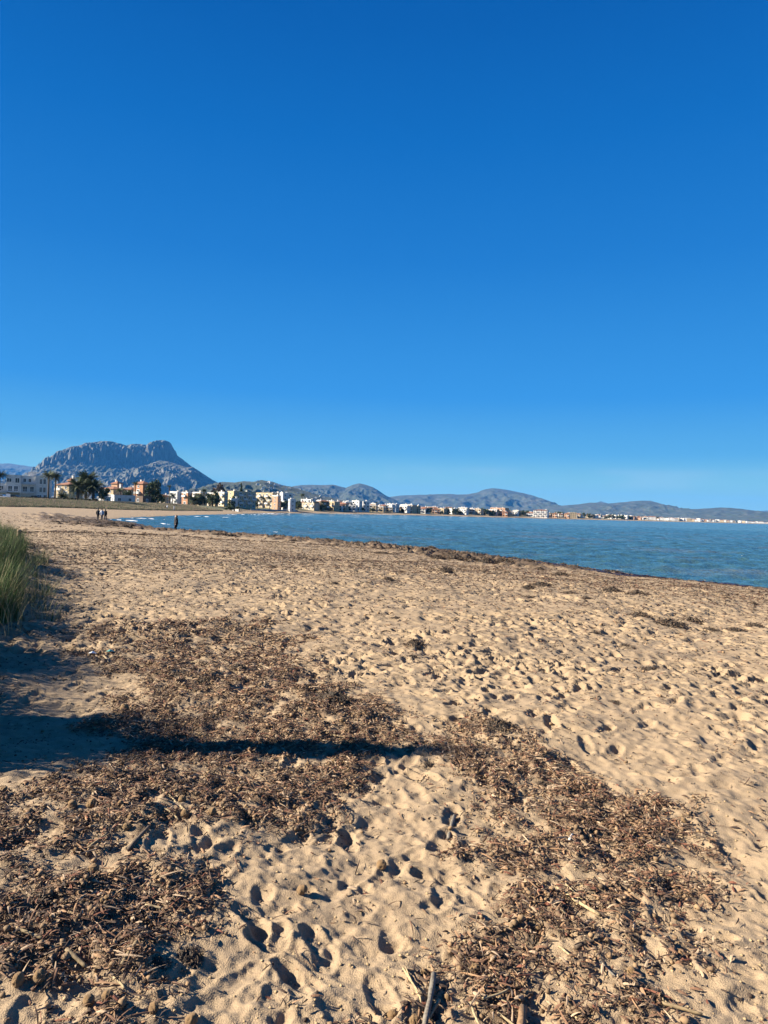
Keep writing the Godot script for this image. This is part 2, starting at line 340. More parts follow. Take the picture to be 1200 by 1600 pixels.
func press(x: float, z: float, yaw: float, half_l: float, half_w: float, depth: float, rim: float) -> void:
	var r := sqrt(x * x + z * z)
	var a := atan2(x, -z)
	var reach := maxf(half_l, half_w) * 1.5
	if absf(a) > HALF - reach / r or r - reach < 1.25 or r + reach > 75.0: return
	var i0 := int(row_of(r - reach))
	var i1 := int(row_of(r + reach)) + 1
	var j0 := int(col_of(a - reach / r))
	var j1 := int(col_of(a + reach / r)) + 1
	var cy := cos(yaw)
	var sy := sin(yaw)
	for i in range(i0, i1 + 1):
		var ri := rings[i]
		for j in range(j0, j1 + 1):
			var dx := ri * sin_a[j] - x
			var dz := -ri * cos_a[j] - z
			var u := (dx * cy + dz * sy) / half_l
			var w := (dz * cy - dx * sy) / half_w
			var q := u * u + w * w
			if q < 2.2:
				if q < 1.0:
					H[i * NC + j] += -depth * (1.0 - q * q) * (1.0 + 0.35 * u)
				var e := sqrt(q) - 1.12
				H[i * NC + j] += rim * exp(-e * e * 28.0)

func make_ground() -> void:
	for i in 10: rings.append(0.01 + i * 0.119)
	row1 = rings.size()
	var r := 1.2
	while r < 76.0:
		rings.append(r)
		r *= RATIO1
	row2 = rings.size()
	while r < 21000.0:
		rings.append(r)
		r *= RATIO2
	for j in NC:
		var a := -PI + (PI - HALF) * j / SIDE
		if j >= SIDE: a = -HALF + 2.0 * HALF * (j - SIDE) / FINE
		if j > SIDE + FINE: a = HALF + (PI - HALF) * (j - SIDE - FINE) / SIDE
		angles.append(a)
		sin_a.append(sin(a))
		cos_a.append(cos(a))
	var nr := rings.size()
	H.resize(nr * NC)
	S.resize(nr * NC)
	DL.resize(nr * NC)
	# distances to the shore and to the foot of the dunes, on every sixth row and column, the rest between
	var step := 6
	var ri := PackedInt32Array()
	var cj := PackedInt32Array()
	for i in range(0, nr, step): ri.append(i)
	if ri[-1] != nr - 1: ri.append(nr - 1)
	for j in NC:
		if j <= SIDE or j >= SIDE + FINE or (j - SIDE) % step == 0: cj.append(j)
	var sv: Array[PackedFloat32Array] = []
	var dv: Array[PackedFloat32Array] = []
	for i in ri:
		var a := PackedFloat32Array()
		var b := PackedFloat32Array()
		for j in cj:
			var p := Vector2(rings[i] * sin_a[j], rings[i] * cos_a[j])
			a.append(polyline_distance(SHORE, p))
			b.append(polyline_distance(DUNE, p))
		sv.append(a)
		dv.append(b)
	for bi in ri.size() - 1:
		for bj in cj.size() - 1:
			var h := float(ri[bi + 1] - ri[bi])
			var w := float(cj[bj + 1] - cj[bj])
			for i in range(ri[bi], ri[bi + 1] + 1):
				var t := (i - ri[bi]) / h
				var s0 := lerpf(sv[bi][bj], sv[bi + 1][bj], t)
				var s1 := lerpf(sv[bi][bj + 1], sv[bi + 1][bj + 1], t)
				var d0 := lerpf(dv[bi][bj], dv[bi + 1][bj], t)
				var d1 := lerpf(dv[bi][bj + 1], dv[bi + 1][bj + 1], t)
				for j in range(cj[bj], cj[bj + 1] + 1):
					var e := (j - cj[bj]) / w
					S[i * NC + j] = lerpf(s0, s1, e)
					DL[i * NC + j] = lerpf(d0, d1, e)
	var big := noise(21, 0.28, 2)
	var mid := noise(22, 2.1, 2)
	var fine := noise(23, 9.0, 3)
	var lump := noise(24, 7.0, 3)
	var wrack := noise(25, 0.9, 3)
	var colors := PackedColorArray()
	colors.resize(nr * NC)
	for i in nr:
		var rr := rings[i]
		for j in NC:
			var k := i * NC + j
			var x := rr * sin_a[j]
			var d := rr * cos_a[j]
			var s := S[k]
			var dl := DL[k]
			var y := 0.0
			if s > 0.0:
				var t := 1.0 - minf(s / 28.0, 1.0)
				y = 1.5 * (1.0 - pow(t, 1.7))
			else:
				y = maxf(-3.0, 0.07 * s)
			var far := smoothstep(40.0, 120.0, d)
			var inland := smoothstep(-1.0, lerpf(3.5, 22.0, far), dl) if s > 0.0 else 0.0
			y += inland * lerpf(0.65, 1.75, far)
			var c := Color(0.308, 0.226, 0.139)
			if rr < 140.0:
				var loose := smoothstep(0.5, 7.0, s)
				y += (big.get_noise_2d(x, d) * 0.10 + mid.get_noise_2d(x, d) * 0.028) * loose
				if rr < 45.0:
					var f := fine.get_noise_2d(x, d)
					y += f * 0.013 * loose
					c *= 1.0 + 0.10 * f
				if d > 0.0 and rr < 14.0:
					var m := litter(x, d)
					if m > 0.0:
						var l := lump.get_noise_2d(x, d)
						y += m * (0.012 + 0.034 * l)
						c = c.lerp(Color(0.11, 0.066, 0.038), clampf(m * 0.9 + l * 0.9 - 0.28, 0.0, 0.75))
				# banks of wet seagrass cast up along the water's edge
				if s > -2.0 and s < 16.0 and rr > 25.0:
					var left := smoothstep(14.0, 2.0, x)
					var n := wrack.get_noise_2d(x * 0.8, d * 0.8)
					var band := smoothstep(-1.0, 0.6, s) * (1.0 - smoothstep(1.0 + 2.0 * left, 4.0 + 11.0 * left, s))
					var p := clampf((n + 0.30 * left + 0.02) * 2.4 * band, 0.0, 1.0) * smoothstep(0.0, 0.35, band)
					p = p if band > 0.6 else clampf((n + 0.04 + 0.32 * band) * 3.0, 0.0, 1.0) * smoothstep(0.0, 0.3, band)
					y += p * (0.06 + 0.16 * left) * (1.0 + 1.3 * lump.get_noise_2d(x * 0.3, d * 0.3))
					c = c.lerp(Color(0.062, 0.04, 0.025), clampf(p * 1.3, 0.0, 0.9))
			var tongue := Vector2((x + 40.0 + (d - 96.0) * 0.55) / 6.0, (d - 95.0) / 15.0).length()
			if tongue < 1.3 and s > -3.0:
				var p := smoothstep(1.25, 0.8, tongue + 0.25 * wrack.get_noise_2d(x * 0.7, d * 0.7))
				y = maxf(y, lerpf(y, 0.42, p))
				c = c.lerp(Color(0.05, 0.031, 0.02), p * 0.95)
			if s < 1.6:
				c *= lerpf(0.45, 1.0, smoothstep(-0.3, 1.6, s + 0.5 * wrack.get_noise_2d(x * 0.4, d * 0.4)))
			if far > 0.0:
				var green := smoothstep(0.0, 6.0, dl + 4.0 * wrack.get_noise_2d(x * 0.08, d * 0.08)) * far
				c = c.lerp(Color(0.115, 0.12, 0.062) * (1.0 + 0.5 * wrack.get_noise_2d(x * 0.3, d * 0.3)), green)
			H[k] = y
			colors[k] = Color(clampf(c.r, 0.0, 1.0), clampf(c.g, 0.0, 1.0), clampf(c.b, 0.0, 1.0))
	# footprints and scuffs all over the dry sand
	rng.seed = 5
	var worn := noise(26, 0.35, 2)
	for n in 58000:
		var a := rng.randf_range(-0.80, 0.80)
		var rr := sqrt(rng.randf()) * (44.0 if n < 42000 else 74.0)
		if n < 21000: rr = sqrt(rng.randf()) * 24.0
		elif n < 22500: rr = 1.4 + rng.randf() * 6.0
		var x := rr * sin(a)
		var d := rr * cos(a)
		var s := shore_at(x, -d)
		if s < 1.5: continue
		var yaw := rng.randf() * TAU
		var away := smoothstep(3.0, 9.0, rr)
		var deep := lerpf(0.2, 1.05, pow(rng.randf(), 1.6)) * (1.0 - 0.75 * litter(x, d)) * lerpf(0.6, 1.75, away) * clampf(0.85 + 1.4 * worn.get_noise_2d(x, d), 0.25, 1.3)
		if rng.randf() < 0.25:
			press(x, -d, yaw, 0.13, 0.05, 0.02 * deep, 0.008 * deep)
			press(x + cos(yaw) * 0.08, -d + sin(yaw) * 0.08, yaw + rng.randf_range(-0.6, 0.6), 0.05, 0.042, 0.02 * deep, 0.006 * deep)
		else:
			var w := lerpf(0.012, 0.068, pow(rng.randf(), 1.4)) * lerpf(0.85, 1.15, away) * lerpf(1.0, 1.8, smoothstep(25.0, 60.0, rr))
			press(x, -d, yaw, w * rng.randf_range(1.0, 2.6), w, w * 0.46 * deep, w * 0.11 * deep)
	# trails of people walking along the beach
	for n in 26:
		var p := Vector2(rng.randf_range(-3.0, 9.0), rng.randf_range(1.5, 6.0))
		var way := rng.randf_range(0.9, 2.6)
		for k in 70:
			way += rng.randf_range(-0.05, 0.05)
			var dir := Vector2(cos(way), sin(way))
			p += dir * 0.36
			if shore_at(p.x, -p.y) < 2.0: break
			var q := p + dir.orthogonal() * (0.09 if k % 2 else -0.09)
			var yaw := atan2(-dir.y, dir.x)
			var deep := rng.randf_range(0.6, 1.0) * (1.0 - 0.8 * litter(q.x, q.y)) * lerpf(0.5, 1.0, smoothstep(2.5, 6.0, q.length()))
			press(q.x, -q.y, yaw, 0.14, 0.052, 0.022 * deep, 0.010 * deep)
			var toe := q + dir * 0.085
			var heel := q - dir * 0.09
			press(toe.x, -toe.y, yaw, 0.045, 0.045, 0.016 * deep, 0.004 * deep)
			press(heel.x, -heel.y, yaw, 0.036, 0.036, 0.014 * deep, 0.003 * deep)
	# the mesh
	var v := PackedVector3Array()
	var nn := PackedVector3Array()
	v.resize(nr * NC)
	nn.resize(nr * NC)
	for i in nr:
		for j in NC:
			v[i * NC + j] = Vector3(rings[i] * sin_a[j], H[i * NC + j], -rings[i] * cos_a[j])
	for i in nr:
		var ia := maxi(i - 1, 0) * NC
		var ib := mini(i + 1, nr - 1) * NC
		for j in NC:
			var ja := j - 1 if j > 0 else NC - 2
			var jb := j + 1 if j < NC - 1 else 1
			nn[i * NC + j] = (v[i * NC + jb] - v[i * NC + ja]).cross(v[ib + j] - v[ia + j]).normalized()
	var idx := PackedInt32Array()
	idx.resize((nr - 1) * (NC - 1) * 6)
	var q := 0
	for i in nr - 1:
		for j in NC - 1:
			var k := i * NC + j
			idx[q] = k; idx[q + 1] = k + NC; idx[q + 2] = k + 1
			idx[q + 3] = k + 1; idx[q + 4] = k + NC; idx[q + 5] = k + NC + 1
			q += 6
	structure(obj("beach_ground", arrays(v, nn, colors, idx), M.sand), "pale tan trampled sand beach running round the bay")

func arrays(v: PackedVector3Array, n: PackedVector3Array, c: PackedColorArray, idx: PackedInt32Array) -> ArrayMesh:
	var a := []
	a.resize(Mesh.ARRAY_MAX)
	a[Mesh.ARRAY_VERTEX] = v
	a[Mesh.ARRAY_NORMAL] = n
	if c.size(): a[Mesh.ARRAY_COLOR] = c
	a[Mesh.ARRAY_INDEX] = idx
	var m := ArrayMesh.new()
	m.add_surface_from_arrays(Mesh.PRIMITIVE_TRIANGLES, a)
	return m

func grid_mesh(v: PackedVector3Array, c: PackedColorArray, rows: int, cols: int, flip := false) -> ArrayMesh:
	var nn := PackedVector3Array()
	nn.resize(v.size())
	for i in rows:
		for j in cols:
			var n := (v[i * cols + mini(j + 1, cols - 1)] - v[i * cols + maxi(j - 1, 0)]).cross(v[mini(i + 1, rows - 1) * cols + j] - v[maxi(i - 1, 0) * cols + j]).normalized()
			nn[i * cols + j] = -n if flip else n
	var idx := PackedInt32Array()
	idx.resize((rows - 1) * (cols - 1) * 6)
	var q := 0
	for i in rows - 1:
		for j in cols - 1:
			var k := i * cols + j
			idx[q] = k; idx[q + 1] = k + cols; idx[q + 2] = k + 1
			idx[q + 3] = k + 1; idx[q + 4] = k + cols; idx[q + 5] = k + cols + 1
			if flip:
				idx[q + 1] = k + 1; idx[q + 2] = k + cols
				idx[q + 4] = k + cols + 1; idx[q + 5] = k + cols
			q += 6
	return arrays(v, nn, c, idx)

# ---------------------------------------------------------------- the sea
var wave_a: FastNoiseLite
var wave_b: FastNoiseLite
func wave(x: float, d: float) -> float:
	# short wind waves running towards the beach, crests roughly along x
	return wave_a.get_noise_2d(x * 0.75 + d * 0.2, d * 1.2 - x * 0.4) * 0.20 + wave_b.get_noise_2d(x * 0.9, d * 1.2 - x * 0.3) * 0.10

func make_sea() -> void:
	wave_a = noise(31, 0.26, 2)
	wave_b = noise(32, 0.75, 2)
	var silt := noise(33, 0.03, 3)
	var v := PackedVector3Array()
	var c := PackedColorArray()
	var rr := 24.0
	var cols := 430
	var rows := 0
	while rr < 6500.0:
		rows += 1
		for j in cols:
			var a := lerpf(-0.62, 0.98, j / float(cols - 1))
			var x := rr * sin(a)
			var d := rr * cos(a)
			v.append(Vector3(x, wave(x, d) * (1.0 if rr > 34.0 else smoothstep(20.0, 34.0, rr)), -d))
			var n := silt.get_noise_2d(x * (0.5 if d > 150.0 else 1.0), d * 2.0)
			var col := Color(0.036, 0.086, 0.09)
			col = col.lerp(Color(0.085, 0.095, 0.08), clampf((n - 0.08) * 1.7, 0.0, 0.65))
			c.append(col)
		rr *= 1.0065 if rr < 300.0 else 1.025
	var m := painted(0.14)
	m.metallic_specular = 0.5
	triplanar(m, 0.2, null, bumps_texture(34, 0.03, 512, 7.0, 4), 1.0)
	structure(obj("sea", grid_mesh(v, c, rows, cols), m), "blue-green rippled sea filling the bay")

func make_foam() -> void:
	# thin broken foam where small waves spill, and a few whitecaps
	var m := mat(0.78, 0.8, 0.82, 0.7)
	var n := noise(41, 0.6, 3)
	var lines := [[-52.0, 128.0, -41.0, 118.0, 0.9], [-55.0, 146.0, -44.0, 139.0, 0.6], [-57.0, 190.0, -40.0, 196.0, 0.8], [-61.0, 262.0, -52.0, 300.0, 0.9], [-64.0, 345.0, -58.0, 395.0, 1.2],
		[-42.0, 522.0, -24.0, 575.0, 1.3], [-10.0, 645.0, 14.0, 700.0, 1.4], [-37.0, 110.0, -33.0, 106.0, 0.4], [120.0, 935.0, 160.0, 1000.0, 1.5], [13.2, 40.4, 14.0, 39.0, 0.09]]
	for k in [[-11.0, 103.0, 0.5], [-14.0, 88.0, 0.35], [34.0, 64.0, 0.38], [64.0, 350.0, 1.0], [30.0, 210.0, 0.6]]:
		lines.append([k[0] - 0.9 * k[2], k[1], k[0] + 0.9 * k[2], k[1] + 0.3 * k[2], k[2] * 0.5])
	for l in lines:
		var a := Vector2(l[0], l[1])
		var b := Vector2(l[2], l[3])
		var count := maxi(8, int((b - a).length() * 1.5))
		var across := (b - a).orthogonal().normalized()
		var st := surf()
		var last := [Vector3.ZERO, Vector3.ZERO]
		for i in count + 1:
			var t := i / float(count)
			var p: Vector2 = a.lerp(b, t) + across * n.get_noise_2d(t * 30.0, l[0]) * l[4]
			var w: float = l[4] * sin(PI * t) * (0.45 + 0.8 * absf(n.get_noise_2d(t * 45.0, l[1]))) + 0.02
			var p0: Vector2 = p - across * w
			var p1: Vector2 = p + across * w
			var pair := [Vector3(p0.x, wave(p0.x, p0.y) + 0.035, -p0.y), Vector3(p1.x, wave(p1.x, p1.y) + 0.035, -p1.y)]
			if i > 0:
				quad(st, last[0], last[1], pair[1], pair[0])
			last = pair
		var o := obj("sea_foam", done(st), m)
		tag(o, "thin white foam streak on the sea surface", "foam", "foam streaks on the sea", "stuff")

# ---------------------------------------------------------------- hills
func profile(p: PackedVector2Array, x: float) -> float:
	if x <= p[0].x: return p[0].y
	for i in p.size() - 1:
		if x <= p[i + 1].x:
			return lerpf(p[i].y, p[i + 1].y, (x - p[i].x) / (p[i + 1].x - p[i].x))
	return p[-1].y

func make_hill(h: Array, index: int) -> void:
	var called: String = h[0]
	var depth: float = h[1]
	var front: float = h[2]
	var back: float = h[3]
	var kind: String = h[4]
	var pts: PackedVector2Array = h[5]
	var rock := kind == "rock"
	var x0 := pts[0].x
	var x1 := pts[-1].x
	var cols := 420 if rock or kind == "spur" else 260
	var rows := 150 if rock or kind == "spur" else 90
	var front_rows := int(rows * 0.72)
	var spur := noise(60 + index, 4.5 / front, 4, FastNoiseLite.TYPE_SIMPLEX)
	spur.fractal_type = FastNoiseLite.FRACTAL_RIDGED
	var rough := noise(70 + index, 22.0 / front, 4)
	var crag := noise(80 + index, 60.0 / front, 3)
	var tint := noise(90 + index, 14.0 / front, 5)
	var v := PackedVector3Array()
	var c := PackedColorArray()
	for i in rows:
		var t := 0.0
		if i <= front_rows: t = -pow(1.0 - i / float(front_rows), 1.25)
		else: t = (i - front_rows) / float(rows - 1 - front_rows)
		for j in cols:
			var x := lerpf(x0, x1, j / float(cols - 1))
			var at := absf(t)
			var z := depth + (front * t if t < 0.0 else back * t) + (0.8 * (x - (x0 + x1) * 0.5) if rock else 0.0)
			var sp := spur.get_noise_2d(x, z * 0.55)
			var rg := rough.get_noise_2d(x, z)
			var cg := crag.get_noise_2d(x, z * 0.5)
			var top := profile(pts, x)
			var shape := 0.0
			if rock and t < 0.0:
				var e := at + 0.05 * rg + 0.04 * cg
				shape = 1.0 - 0.30 * smoothstep(0.03, 0.17, e) - 0.04 * smoothstep(0.0, 0.04, e)
				shape = shape * pow(clampf(1.0 - maxf(e - 0.1, 0.0) / 0.9, 0.0, 1.0), 1.35)
				shape += sp * 0.08 * at * (1.0 - at) * 2.0 + cg * 0.022 * (1.0 - at)
				shape = lerpf(1.0, shape, smoothstep(0.0, 0.02, at))
			else:
				shape = pow(1.0 - at, 1.15 if t < 0.0 else 1.6)
				shape += (sp * 0.42 * at * (1.0 - at) * 1.6 + rg * 0.08 * at * (1.0 - at) * 2.0) + (cg * 0.04 * minf(at * 4.0, 1.0) * (1.0 - at) if kind == "spur" else 0.0)
			var y := top * clampf(shape, 0.0, 1.0) + (rg * 0.010 + cg * 0.005) * top * (1.0 if at < 0.02 else 0.6)
			v.append(Vector3(x, maxf(y, 0.0) - 8.0 * (1.0 if at > 0.98 or j == 0 or j == cols - 1 else 0.0), -z))
			# scrub with bare rock showing in patches; the spur is paled to look sunlit
			var n := tint.get_noise_2d(x, z)
			var n2 := crag.get_noise_2d(x * 1.7 + 900.0, z * 1.7)
			var scrub := Color(0.027, 0.038, 0.022)
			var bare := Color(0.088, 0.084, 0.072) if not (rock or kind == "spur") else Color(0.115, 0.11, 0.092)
			var share := clampf(0.08 + 0.8 * n + 0.4 * n2, 0.0, 1.0)
			if rock: share = clampf(0.3 + 0.8 * n + 0.7 * n2 + (0.3 if at < 0.2 else 0.0), 0.0, 1.0)
			if kind == "spur": share = clampf(0.55 + 1.0 * n + 0.8 * n2, 0.0, 1.3)  # extra pale share: sunlight on the spur put into its colour
			if kind == "green": share = clampf(-0.05 + 0.7 * n + 0.6 * n2, 0.0, 0.6)
			c.append(scrub.lerp(bare, share))
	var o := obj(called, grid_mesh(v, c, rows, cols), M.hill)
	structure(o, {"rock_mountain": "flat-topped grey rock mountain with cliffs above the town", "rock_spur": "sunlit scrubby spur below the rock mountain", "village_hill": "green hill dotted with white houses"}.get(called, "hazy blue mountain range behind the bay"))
	hill_grids[called] = [v, rows, cols]

func hill_top(called: String, x: float, d: float) -> float:
	var g: Array = hill_grids[called]
	var best := 1e18
	var y := 0.0
	for k in range(0, g[0].size(), 1):
		var p: Vector3 = g[0][k]
		var q := (p.x - x) * (p.x - x) + (p.z + d) * (p.z + d)
		if q < best:
			best = q
			y = p.y
	return y

func _ready() -> void:
	rng.seed = 1
	# ---- camera
	var cam := Camera3D.new()
	cam.name = "camera"
	add_child(cam)
	cam.position = Vector3(0, EYE, 0)
	cam.rotation_degrees = Vector3(-0.04, 0, 1.79)
	cam.fov = 73.9
	cam.near = 0.05
	cam.far = 60000.0
	cam.current = true
	# ---- sky, air, sun
	var env := Environment.new()
	env.background_mode = Environment.BG_SKY
	env.tonemap_mode = Environment.TONE_MAPPER_LINEAR
	env.tonemap_exposure = EXPOSURE
	env.sdfgi_enabled = true
	env.ssao_enabled = true
	env.ssil_enabled = true
	env.fog_enabled = true
	env.fog_density = 0.000032
	env.fog_light_color = Color(0.31, 0.65, 1.0)
	var sky_mat := PanoramaSkyMaterial.new()
	sky_mat.panorama = make_sky()
	var sky := Sky.new()
	sky.sky_material = sky_mat
	env.sky = sky
	var we := WorldEnvironment.new()
	we.name = "world_environment"
	we.environment = env
	add_child(we)
	var sun := DirectionalLight3D.new()
	sun.name = "sun"
	add_child(sun)
	sun.light_energy = 1.6
	sun.light_color = Color(1.0, 0.95, 0.87)
	sun.light_angular_distance = 0.53
	sun.shadow_enabled = true
	sun.look_at_from_position(Vector3(-cos(deg_to_rad(29.0)), sin(deg_to_rad(29.0)), 0.035) * 10.0, Vector3.ZERO)
	materials()
	# ---- ground, sea, hills
	make_mask()
	make_ground()
	make_sea()
	make_foam()
	for i in HILLS.size(): make_hill(HILLS[i], i)
	rng.seed = 7
	make_litter()
	make_balls_and_sticks()
	make_clumps()
	make_wrack()
	make_grass()
	make_town()
	make_vegetation()
	make_people()
	make_street()

func make_sky() -> ImageTexture:
	# clear winter sky: pale at the horizon, deep blue above, faint streaks of high cloud low down
	var stops := [[-90.0, 120, 185, 225], [0.0, 172, 217, 205], [1.0, 166, 215, 208], [2.9, 142, 206, 216], [5.0, 94, 176, 225], [9.5, 55, 150, 227], [20.0, 28, 122, 206], [28.7, 8, 106, 191], [36.0, 2, 92, 175], [60.0, 2, 74, 152], [90.0, 2, 66, 140]]
	var w := 1024
	var h := 512
	var im := Image.create(w, h, false, Image.FORMAT_RGBF)
	var streak := noise(51, 0.012, 3)
	for y in h:
		var e := 90.0 - (y + 0.5) * 180.0 / h
		var col := Color.BLACK
		for k in stops.size() - 1:
			if e <= stops[k + 1][0]:
				var t: float = (e - stops[k][0]) / (stops[k + 1][0] - stops[k][0])
				var a := Color8(stops[k][1], stops[k][2], stops[k][3]).srgb_to_linear()
				var b := Color8(stops[k + 1][1], stops[k + 1][2], stops[k + 1][3]).srgb_to_linear()
				col = a.lerp(b, t)
				break
		for x in w:
			var k := col
			if e > 2.4 and e < 3.9:
				var n := streak.get_noise_2d(x * 1.6, y * 9.0)
				k = k.lerp(Color(0.62, 0.75, 0.86), clampf(n * 0.6 - 0.05, 0.0, 0.16))
			im.set_pixel(x, y, Color(k.r / EXPOSURE, k.g / EXPOSURE, k.b / EXPOSURE))
	return ImageTexture.create_from_image(im)

func materials() -> void:
	M.sand = triplanar(painted(0.95), 1.1, grain_texture(101, 0.16, 1024, 0.62, 1.25, 4), bumps_texture(102, 0.12, 1024, 5.0, 4), 0.7)
	M.hill = painted(0.95)
	M.plant = painted(0.8, 0.35)
	M.bits = painted(0.85)
	M.wet = painted(0.35)
	M.felt = triplanar(mat(0.25, 0.155, 0.07, 1.0), 12.0, grain_texture(103, 0.2, 256, 0.55, 1.2, 3), bumps_texture(104, 0.2, 256, 8.0, 3), 1.0)
	M.felt.uv1_world_triplanar = false
	M.felt.uv1_scale = Vector3.ONE * 1.3
	M.felt.rim_enabled = true
	M.felt.rim = 0.5
	for s in [["straw", 0.42, 0.32, 0.175], ["tan", 0.26, 0.19, 0.10], ["grey", 0.19, 0.165, 0.13], ["dark", 0.11, 0.08, 0.055], ["brown", 0.27, 0.165, 0.085], ["white", 0.7, 0.68, 0.62]]:
		M["stick_" + s[0]] = triplanar(mat(s[1], s[2], s[3], 0.8), 9.0, grain_texture(105, 0.05, 128, 0.6, 1.2, 3))
	var render_coat := grain_texture(106, 0.02, 256, 0.86, 1.08, 4)
	for s in [["white", 0.62, 0.61, 0.58], ["cream", 0.46, 0.36, 0.22], ["peach", 0.44, 0.27, 0.17], ["grey", 0.30, 0.31, 0.32], ["orange", 0.36, 0.18, 0.095], ["pink", 0.6, 0.35, 0.3], ["brown", 0.15, 0.1, 0.07], ["sand", 0.38, 0.31, 0.21]]:
		M["wall_" + s[0]] = triplanar(mat(s[1], s[2], s[3], 0.9), 0.12, render_coat)
	M.tile = triplanar(mat(0.30, 0.135, 0.075, 0.85), 0.7, grain_texture(107, 0.12, 256, 0.6, 1.15, 3))
	M.pale_roof = mat(0.6, 0.6, 0.58, 0.8)
	M.glass = mat(0.025, 0.03, 0.038, 0.12)
	M.trim = mat(0.7, 0.7, 0.68, 0.5)
	M.bark = triplanar(mat(0.13, 0.095, 0.065, 0.95), 1.5, grain_texture(108, 0.1, 128, 0.5, 1.2, 3))
	M.skin = mat(0.42, 0.27, 0.2, 0.6)
	M.hair = mat(0.02, 0.015, 0.012, 0.6)
	M.cloth_black = mat(0.012, 0.012, 0.015, 0.9)
	M.cloth_navy = mat(0.02, 0.025, 0.045, 0.9)
	M.cloth_grey = mat(0.5, 0.52, 0.56, 0.9)
	M.cloth_white = mat(0.72, 0.72, 0.72, 0.9)
	M.tyre = mat(0.015, 0.015, 0.016, 0.8)
	for s in [["dark", 0.03, 0.03, 0.035], ["black", 0.01, 0.01, 0.012], ["white", 0.7, 0.7, 0.7]]:
		var m := mat(s[1], s[2], s[3], 0.35)
		m.clearcoat_enabled = true
		M["car_" + s[0]] = m

# ---------------------------------------------------------------- dry seagrass litter on the sand
func strip_mesh(length: float, width: float, curl: float, twist: float, segs := 3) -> ArrayMesh:
	# a dry leaf: a narrow curled ribbon with a slightly raised middle
	var st := surf()
	var rows: Array = []
	for i in segs + 1:
		var t := i / float(segs) - 0.5
		var w := width * 0.5 * (1.0 - 0.5 * pow(absf(t) * 2.0, 3.0))
		var y := curl * length * (0.25 - t * t) * 2.0
		var r := twist * t
		var side := Vector3(0, sin(r), cos(r)) * w
		var mid := Vector3(t * length, y, 0)
		rows.append([mid - side, mid + Vector3(0, w * 0.35, 0), mid + side])
	for i in segs:
		for k in 2:
			quad(st, rows[i][k], rows[i][k + 1], rows[i + 1][k + 1], rows[i + 1][k])
	return done(st)

func lump_mesh(seed_: int, detail: int, rough: float, squash := 1.0, fuzz := 0.0) -> ArrayMesh:
	# an uneven round lump of radius 1
	var n := noise(seed_, 1.1, 3)
	var hairs := noise(seed_ + 9, 5.0, 2)
	var st := SurfaceTool.new()
	st.begin(Mesh.PRIMITIVE_TRIANGLES)
	var rows := detail
	var cols := detail * 2
	var p := func(i: int, j: int) -> Vector3:
		var a := PI * i / rows
		var b := TAU * (j % cols) / cols
		var q := Vector3(sin(a) * cos(b), cos(a), sin(a) * sin(b))
		q *= 1.0 + rough * n.get_noise_3d(q.x * 1.3, q.y * 1.3, q.z * 1.3) + fuzz * hairs.get_noise_3d(q.x, q.y, q.z)
		return Vector3(q.x, q.y * squash, q.z)
	for i in rows:
		for j in cols:
			var a: Vector3 = p.call(i, j)
			var b: Vector3 = p.call(i, j + 1)
			var c: Vector3 = p.call(i + 1, j + 1)
			var d: Vector3 = p.call(i + 1, j)
			if i > 0: tri(st, a, b, c)
			if i < rows - 1: tri(st, a, c, d)
	st.generate_normals()
	return st.commit()

func scatter(called: String, mesh: Mesh, material: Material, places: PackedFloat32Array, label: String, category: String) -> void:
	var mm := MultiMesh.new()
	mm.transform_format = MultiMesh.TRANSFORM_3D
	mm.use_colors = true
	mm.mesh = mesh
	mm.instance_count = places.size() / 16
	mm.buffer = places
	var o := MultiMeshInstance3D.new()
	o.name = numbered(called)
	o.multimesh = mm
	o.material_override = material
	add_child(o, true)
	tag(o, label, category, "", "stuff")

func put(list: PackedFloat32Array, b: Basis, p: Vector3, c: Color) -> void:
	list.append_array(PackedFloat32Array([b.x.x, b.y.x, b.z.x, p.x, b.x.y, b.y.y, b.z.y, p.y, b.x.z, b.y.z, b.z.z, p.z, c.r, c.g, c.b, 1.0]))

func litter_color() -> Color:
	var t := rng.randf()
	var c := Color(0.042, 0.025, 0.016)
	if t < 0.30: c = Color(0.05, 0.029, 0.018)
	elif t < 0.56: c = Color(0.135, 0.07, 0.038)
	elif t < 0.74: c = Color(0.24, 0.142, 0.075)
	elif t < 0.90: c = Color(0.31, 0.225, 0.145)
	elif t < 0.96: c = Color(0.13, 0.046, 0.024)
	return c * rng.randf_range(0.75, 1.25)

